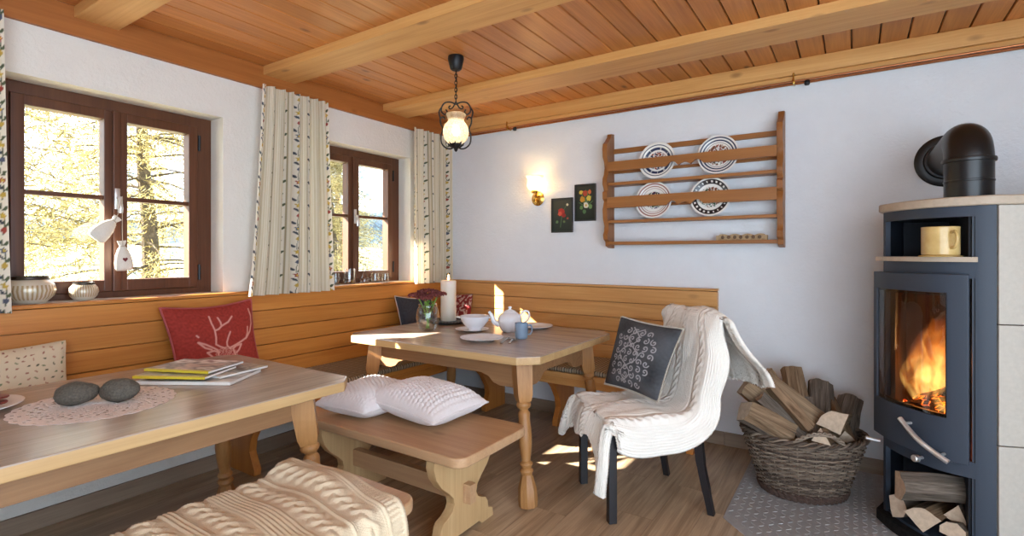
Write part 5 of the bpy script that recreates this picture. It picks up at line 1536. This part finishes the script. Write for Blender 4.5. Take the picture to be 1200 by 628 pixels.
stone(s2, 0.059, 0.046, 0.038, YAW-0.1, 5.0, 'smooth grey stone on the doily beside the magazines')
def magazine(c, ang, w, h, th, z, covfn, label, spine):
    """w along the spine's normal, h along the spine"""
    t = thing('magazine', label, 'magazine', (c[0], c[1], z), ang)
    b = MB(); b.box((-w/2, -h/2, 0.0008), (w/2-0.001, h/2, th-0.0008)); b.build('pages', M['page'], t, smooth=0)
    b = MB(); b.grid(60, 60, lambda u, v: Vector((-w/2-0.001+(w+0.002)*u, -h/2-0.001+(h+0.002)*v, th)), col=covfn)
    b.grid(2, 2, lambda u, v: Vector((-w/2-0.001+(w+0.002)*u, -h/2-0.001+(h+0.002)*v, 0.0002)), col=covfn)
    b.build('cover', M['print_paint'], t, smooth=0, fix=False)
    if spine:
        b = MB(); b.box((-w/2-0.002, -h/2-0.001, 0.0002), (-w/2-0.0002, h/2+0.001, th), bevel=0.0008); b.box((-w/2-0.0002, -h/2-0.001, th+0.0002), (-w/2+0.014, h/2+0.001, th+0.0009)); tag(b.build('spine', spine, t), 'yellow spine' if spine is M['yellow'] else 'white spine', None)
def cover(sd, cols):
    def f(u, v):
        n = noise.noise(Vector((u*3+sd, v*3, sd)))+0.4*noise.noise(Vector((u*9+sd, v*9, sd)))
        k = max(0, min(0.999, 0.5+0.7*n))*(len(cols)-1); i = int(k)
        return lerp3(lin(cols[i]), lin(cols[i+1]), k-i)
    return f
# spine faces the viewer's side of the table (local -X)
dirm = math.atan2(0.196, 0.318)
a0 = dirm+radians(90)   # local -X points towards the camera side
a0 = dirm-radians(90)+pi
magazine((0.915, -2.545), a0, 0.225, 0.37, 0.012, TZ+0.0002, cover(1, ('#8d8a86', '#c9c4bc', '#6a5a55', '#d8d4cc')), 'wide white magazine lying lowest in the pile', M['page'])
magazine((0.885, -2.455), a0-0.38, 0.22, 0.30, 0.009, TZ+0.0132, cover(4, ('#5f5a52', '#a39a8a', '#7d6a5a', '#c9b8a4', '#55604a')), 'magazine with a dark photo cover, jutting right over the lowest one', M['page'])
magazine((0.885, -2.585), a0-0.03, 0.20, 0.285, 0.009, TZ+0.0237, cover(7, ('#7c756e', '#9a8f86', '#54504c', '#c4bdb4')), 'yellow-spined magazine lying second from the top of the pile', M['yellow'])
magazine((0.850, -2.535), a0-0.14, 0.20, 0.285, 0.009, TZ+0.0342, cover(9, ('#8b6a62', '#c9b0a4', '#5f5854', '#efe9e4', '#7a5a54')), 'yellow-spined magazine lying on top of the pile', M['yellow'])
PX = Vector((0.775, -3.185, 0))
lathed('dinner_plate', 'white plate with dark red slices at the left edge of the near table', 'plate', [(r*1.12, z) for r, z in PL_], (PX.x, PX.y, TZ), M['white_china'])
SL = plain('dark_red_sausage', '#7a3a34', 0.5, 0, 0.4, 0.35, 150)
for i, (dx, dy, dz, ta) in enumerate(((0.05, 0.04, 0, 0.5), (0.03, -0.01, 0.004, 0.6), (0.065, 0.075, 0.004, 0.6), (0.0, 0.05, 0.004, 0.55), (0.04, 0.085, 0.008, 0.75))):
    b = MB(); b.lathe([(0.001, 0), (0.029, 0), (0.031, 0.003), (0.029, 0.006), (0.001, 0.006)], 20)
    o = b.build('sausage_slice', SL); o.matrix_basis = Matrix.Translation((PX.x+dx*0.8, PX.y+dy*0.8, TZ+0.010+0.0065*i))
    tag(o, 'thin dark red slice lying on the white plate at the left edge', 'slice', 'slices on the plate')

# ================================================================== THINGS ON THE WINDOW SILLS
SZ = 1.0205
def pot(y, R, H, label):
    b = MB(); b.lathe([(0.001, 0.0), (R*0.55, 0.0), (R*0.62, H*0.03), (R*0.9, H*0.25), (R, H*0.48), (R*0.93, H*0.70), (R*0.72, H*0.88), (R*0.62, H*0.90), (R*0.58, H*0.8), (R*0.5, H*0.5), (0.001, H*0.1)], 48)
    t = b.build('vase', M['pot'], smooth=70); t.location = (-0.068, y, SZ); tag(t, label, 'vase')
    b = MB(); b.lathe([(R*0.60, H*0.885), (R*0.74, H*0.875), (R*0.70, H*0.97), (R*0.72, H*1.0), (R*0.63, H*1.0), (R*0.58, H*0.93)], 48)
    tag(b.build('rim', M['potrim'], t, smooth=50), 'dark rim', None)
pot(-2.825, 0.094, 0.125, 'squat white vase with golden ribs, the larger one on the window sill')
pot(-2.625, 0.060, 0.088, 'squat white vase with golden ribs, the smaller one on the window sill')
def sachet(c, w, h, tilt, label, heart):
    t = thing('sachet', label, 'sachet', (c[0], c[1], c[2]))
    R = Matrix.Rotation(tilt, 4, 'X')
    prof = [(0.02, 0.0), (0.42, 0.02), (0.5, 0.12), (0.49, 0.3), (0.40, 0.55), (0.24, 0.75), (0.13, 0.82), (0.20, 0.92), (0.24, 1.0), (0.2, 1.0), (0.08, 0.84)]
    b = MB(); b.grid(28, len(prof), lambda u, v: R @ Vector((prof[round(v*10)][0]*w*0.55*cos(2*pi*u)*(1+0.06*sin(7*2*pi*u)*(v > 0.4)), prof[round(v*10)][0]*w*sin(2*pi*u)*(1+0.06*sin(7*2*pi*u)*(v > 0.4)), prof[round(v*10)][1]*h-h)), cu=True)
    b.build('bag', M['linen'], t, smooth=80)
    b = MB(); b.tube([R @ Vector((0.14*w*0.6*cos(a), 0.14*w*sin(a), -0.18*h)) for a in [2*pi*k/16 for k in range(16)]], 0.003, 6, closed=True)
    b.tube(catmull([R @ Vector((0.008, 0, -0.18*h)), Vector((0.01, 0.0, 0.03)), Vector((-0.045-c[0], -2.472-c[1], 1.545-c[2]))], 5), 0.002, 5)
    b.build('cord', M['cord'], t)
    if heart:
        pts = []
        for k in range(24):
            a = 2*pi*k/24; pts.append((0.011*sin(a)**3, 0.0092*(1.08*cos(a)-0.42*cos(2*a)-0.17*cos(3*a)-0.08*cos(4*a))))
        b = MB(); b.prism([(x, z-0.62*h) for x, z in pts], 'yz', w*0.262, w*0.285, M=R); b.build('heart', M['heart'], t)
sachet((-0.055, -2.487, 1.435), 0.088, 0.15, radians(-42), 'upper linen sachet hanging tilted from the window handle', False)
sachet((-0.045, -2.475, 1.315), 0.082, 0.155, radians(5), 'lower linen sachet with a dark red heart hanging from the window handle', True)
GL = [(0.001, 0.0), (0.85, 0.0), (0.95, 0.05), (1.0, 0.4), (0.95, 0.8), (0.88, 1.0), (0.84, 1.0), (0.9, 0.8), (0.94, 0.4), (0.88, 0.1), (0.001, 0.08)]
for y, r, h, lab in ((-1.145, 0.032, 0.085, 'small glass tumbler on the sill of the smaller window, nearest the curtain between the windows'), (-1.02, 0.045, 0.115, 'round glass jar, second from left on the sill of the smaller window'), (-0.77, 0.034, 0.075, 'glass tumbler, third along the sill of the smaller window'), (-0.665, 0.03, 0.07, 'last glass tumbler by the right reveal of the smaller window')):
    lathed('glass_tumbler', lab, 'glass', [(a*r, c*h) for a, c in GL], (-0.06, y, SZ), M['clear'], 28, smooth=60)
lathed('glass_bottle', 'slim glass bottle with a pointed stopper on the sill of the smaller window', 'bottle', [(0.001, 0), (0.03, 0), (0.032, 0.006), (0.03, 0.045), (0.012, 0.075), (0.009, 0.115), (0.012, 0.122), (0.014, 0.135), (0.004, 0.165), (0.001, 0.17)], (-0.05, -0.885, SZ), M['clear'], 28, smooth=50)

# ================================================================== OUTDOORS
b = MB(); b.grid(30, 30, lambda u, v: Vector((-0.6-26*u, -22+44*v, -0.9+2.6*u*u+0.25*noise.noise(Vector((u*6, v*6, 0))))))
struct(b.build('meadow', M['meadow'], smooth=180))
def tree_mesh(kind, seed, H, R, droop, n_br, tufts, fmat, tmat):
    rnd = random.Random(seed)
    tb = MB(); tb.tube([(0.05*sin(k), 0.05*cos(k*1.3), H*k/9) for k in range(10)], [0.16*(1-k/9.5) for k in range(10)], 8)
    lv = []; lf = []
    for i in range(n_br):
        k = (i+0.5)/n_br; z = H*(0.06+0.93*k)+rnd.gauss(0, 0.12); tilt = rnd.gauss(0, 0.16); L = R*(1-k)**0.75*rnd.uniform(0.75, 1.15)+0.15; a = i*2.399+rnd.uniform(-0.3, 0.3)
        pts = [Vector((cos(a)*L*s, sin(a)*L*s, z-droop*L*s*s+(0.12+tilt)*L*s)) for s in (0, 0.25, 0.5, 0.75, 1.0)]
        tb.tube(pts, [0.022, 0.015, 0.010, 0.006, 0.003], 4, cap=False)
        for q in range(tufts):
            s = rnd.random()**0.42; j = min(3, int(s*4)); p = pts[j].lerp(pts[j+1], s*4-j)
            hang = rnd.random()**1.5*0.45*(1 if kind == 'larch' else 0.25)
            p = p+Vector((rnd.gauss(0, 0.10), rnd.gauss(0, 0.10), -hang+rnd.gauss(0, 0.05)))
            d = Vector((rnd.gauss(0, 1), rnd.gauss(0, 1), rnd.gauss(-0.4, 0.7))).normalized(); l = rnd.uniform(0.05, 0.12)
            w = d.cross(Vector((rnd.gauss(0, 1), rnd.gauss(0, 1), rnd.gauss(0, 1)))).normalized()*rnd.uniform(0.005, 0.010)
            o = len(lv); lv += [p-w*0.4, p+w, p+d*l+w*0.3, p+d*l-w]; lf.append([o, o+1, o+2, o+3])
    fb = MB(); fb.add(lv, lf)
    return tb, fb
def make_tree(name, label, loc, kind, seed, H, R, droop, nb, tufts, fmat, group):
    t = thing(name, label, 'tree', loc, 0, group)
    tb, fb = tree_mesh(kind, seed, H, R, droop, nb, tufts, fmat, None)
    tb.build('trunk', M['trunk'], t); fb.build('foliage', fmat, t, smooth=0, fix=False)
    return t
GT = 'trees outside the windows'
b = MB(); b.prism([(-1.32, 2.37), (-0.3, 2.80), (-0.3, 2.92), (-1.32, 2.49)], 'xz', -9.0, 3.0, bevel=0.01)
struct(b.build('trim_8', M['beamY']))
la = make_tree('larch_tree', 'golden autumn larch outside the left half of the large window', (-4.6, -2.75, -0.8), 'larch', 1, 7.5, 2.3, 0.35, 120, 420, M['larch'], GT)
dup(la, (-6.6, 0.2, -0.7), 2.0, 'golden autumn larch outside the right half of the large window')
dup(la, (-5.4, 2.9, -0.8), 4.0, 'golden autumn larch outside the smaller window', None, (0.8, 0.8, 0.55))
b = MB(); b.grid(60, 24, lambda u, v: Vector((-34-18*v, -40+95*u, -2+7.5*v+1.6*sin(u*9)*v+0.9*noise.noise(Vector((u*22, v*6, 0)))*v)))
struct(b.build('forested_hill', M['hill'], smooth=180))
sp = make_tree('spruce_tree', 'blue-green spruce behind the larches outside the large window', (-10.5, 1.1, -0.4), 'spruce', 3, 5.2, 1.9, 0.35, 80, 110, M['spruce'], GT)
dup(sp, (-8.6, 5.6, -0.4), 1.0, 'blue-green spruce seen through the smaller window', None, (1.0, 1.0, 1.15))

# ================================================================== LIGHT
w = bpy.data.worlds.new('sky'); SC.world = w; w.use_nodes = True
bg = w.node_tree.nodes['Background']; bg.inputs[0].default_value = (0.70, 0.85, 1.0, 1); bg.inputs[1].default_value = 2.3
sl = bpy.data.lights.new('sun', 'SUN'); sl.energy = 20.0; sl.angle = radians(0.53); sl.color = lin('#fff6ea')
so = bpy.data.objects.new('sun', sl); COL.objects.link(so); so.location = (-8, -9, 8)
SUN_DIR = Vector((1.0, 0.97, -0.71))
so.rotation_euler = SUN_DIR.normalized().to_track_quat('-Z', 'Y').to_euler()
SC.view_settings.view_transform = 'Standard'; SC.view_settings.look = 'None'
SC.view_settings.gamma = 1.0; SC.view_settings.use_curve_mapping = False
SC.view_settings.exposure = 1.6
SC.cycles.max_bounces = 10; SC.cycles.diffuse_bounces = 6; SC.cycles.transparent_max_bounces = 24; SC.cycles.caustics_reflective = False; SC.cycles.caustics_refractive = False
SC.cycles.sample_clamp_indirect = 6.0
SC.cycles.use_denoising = True
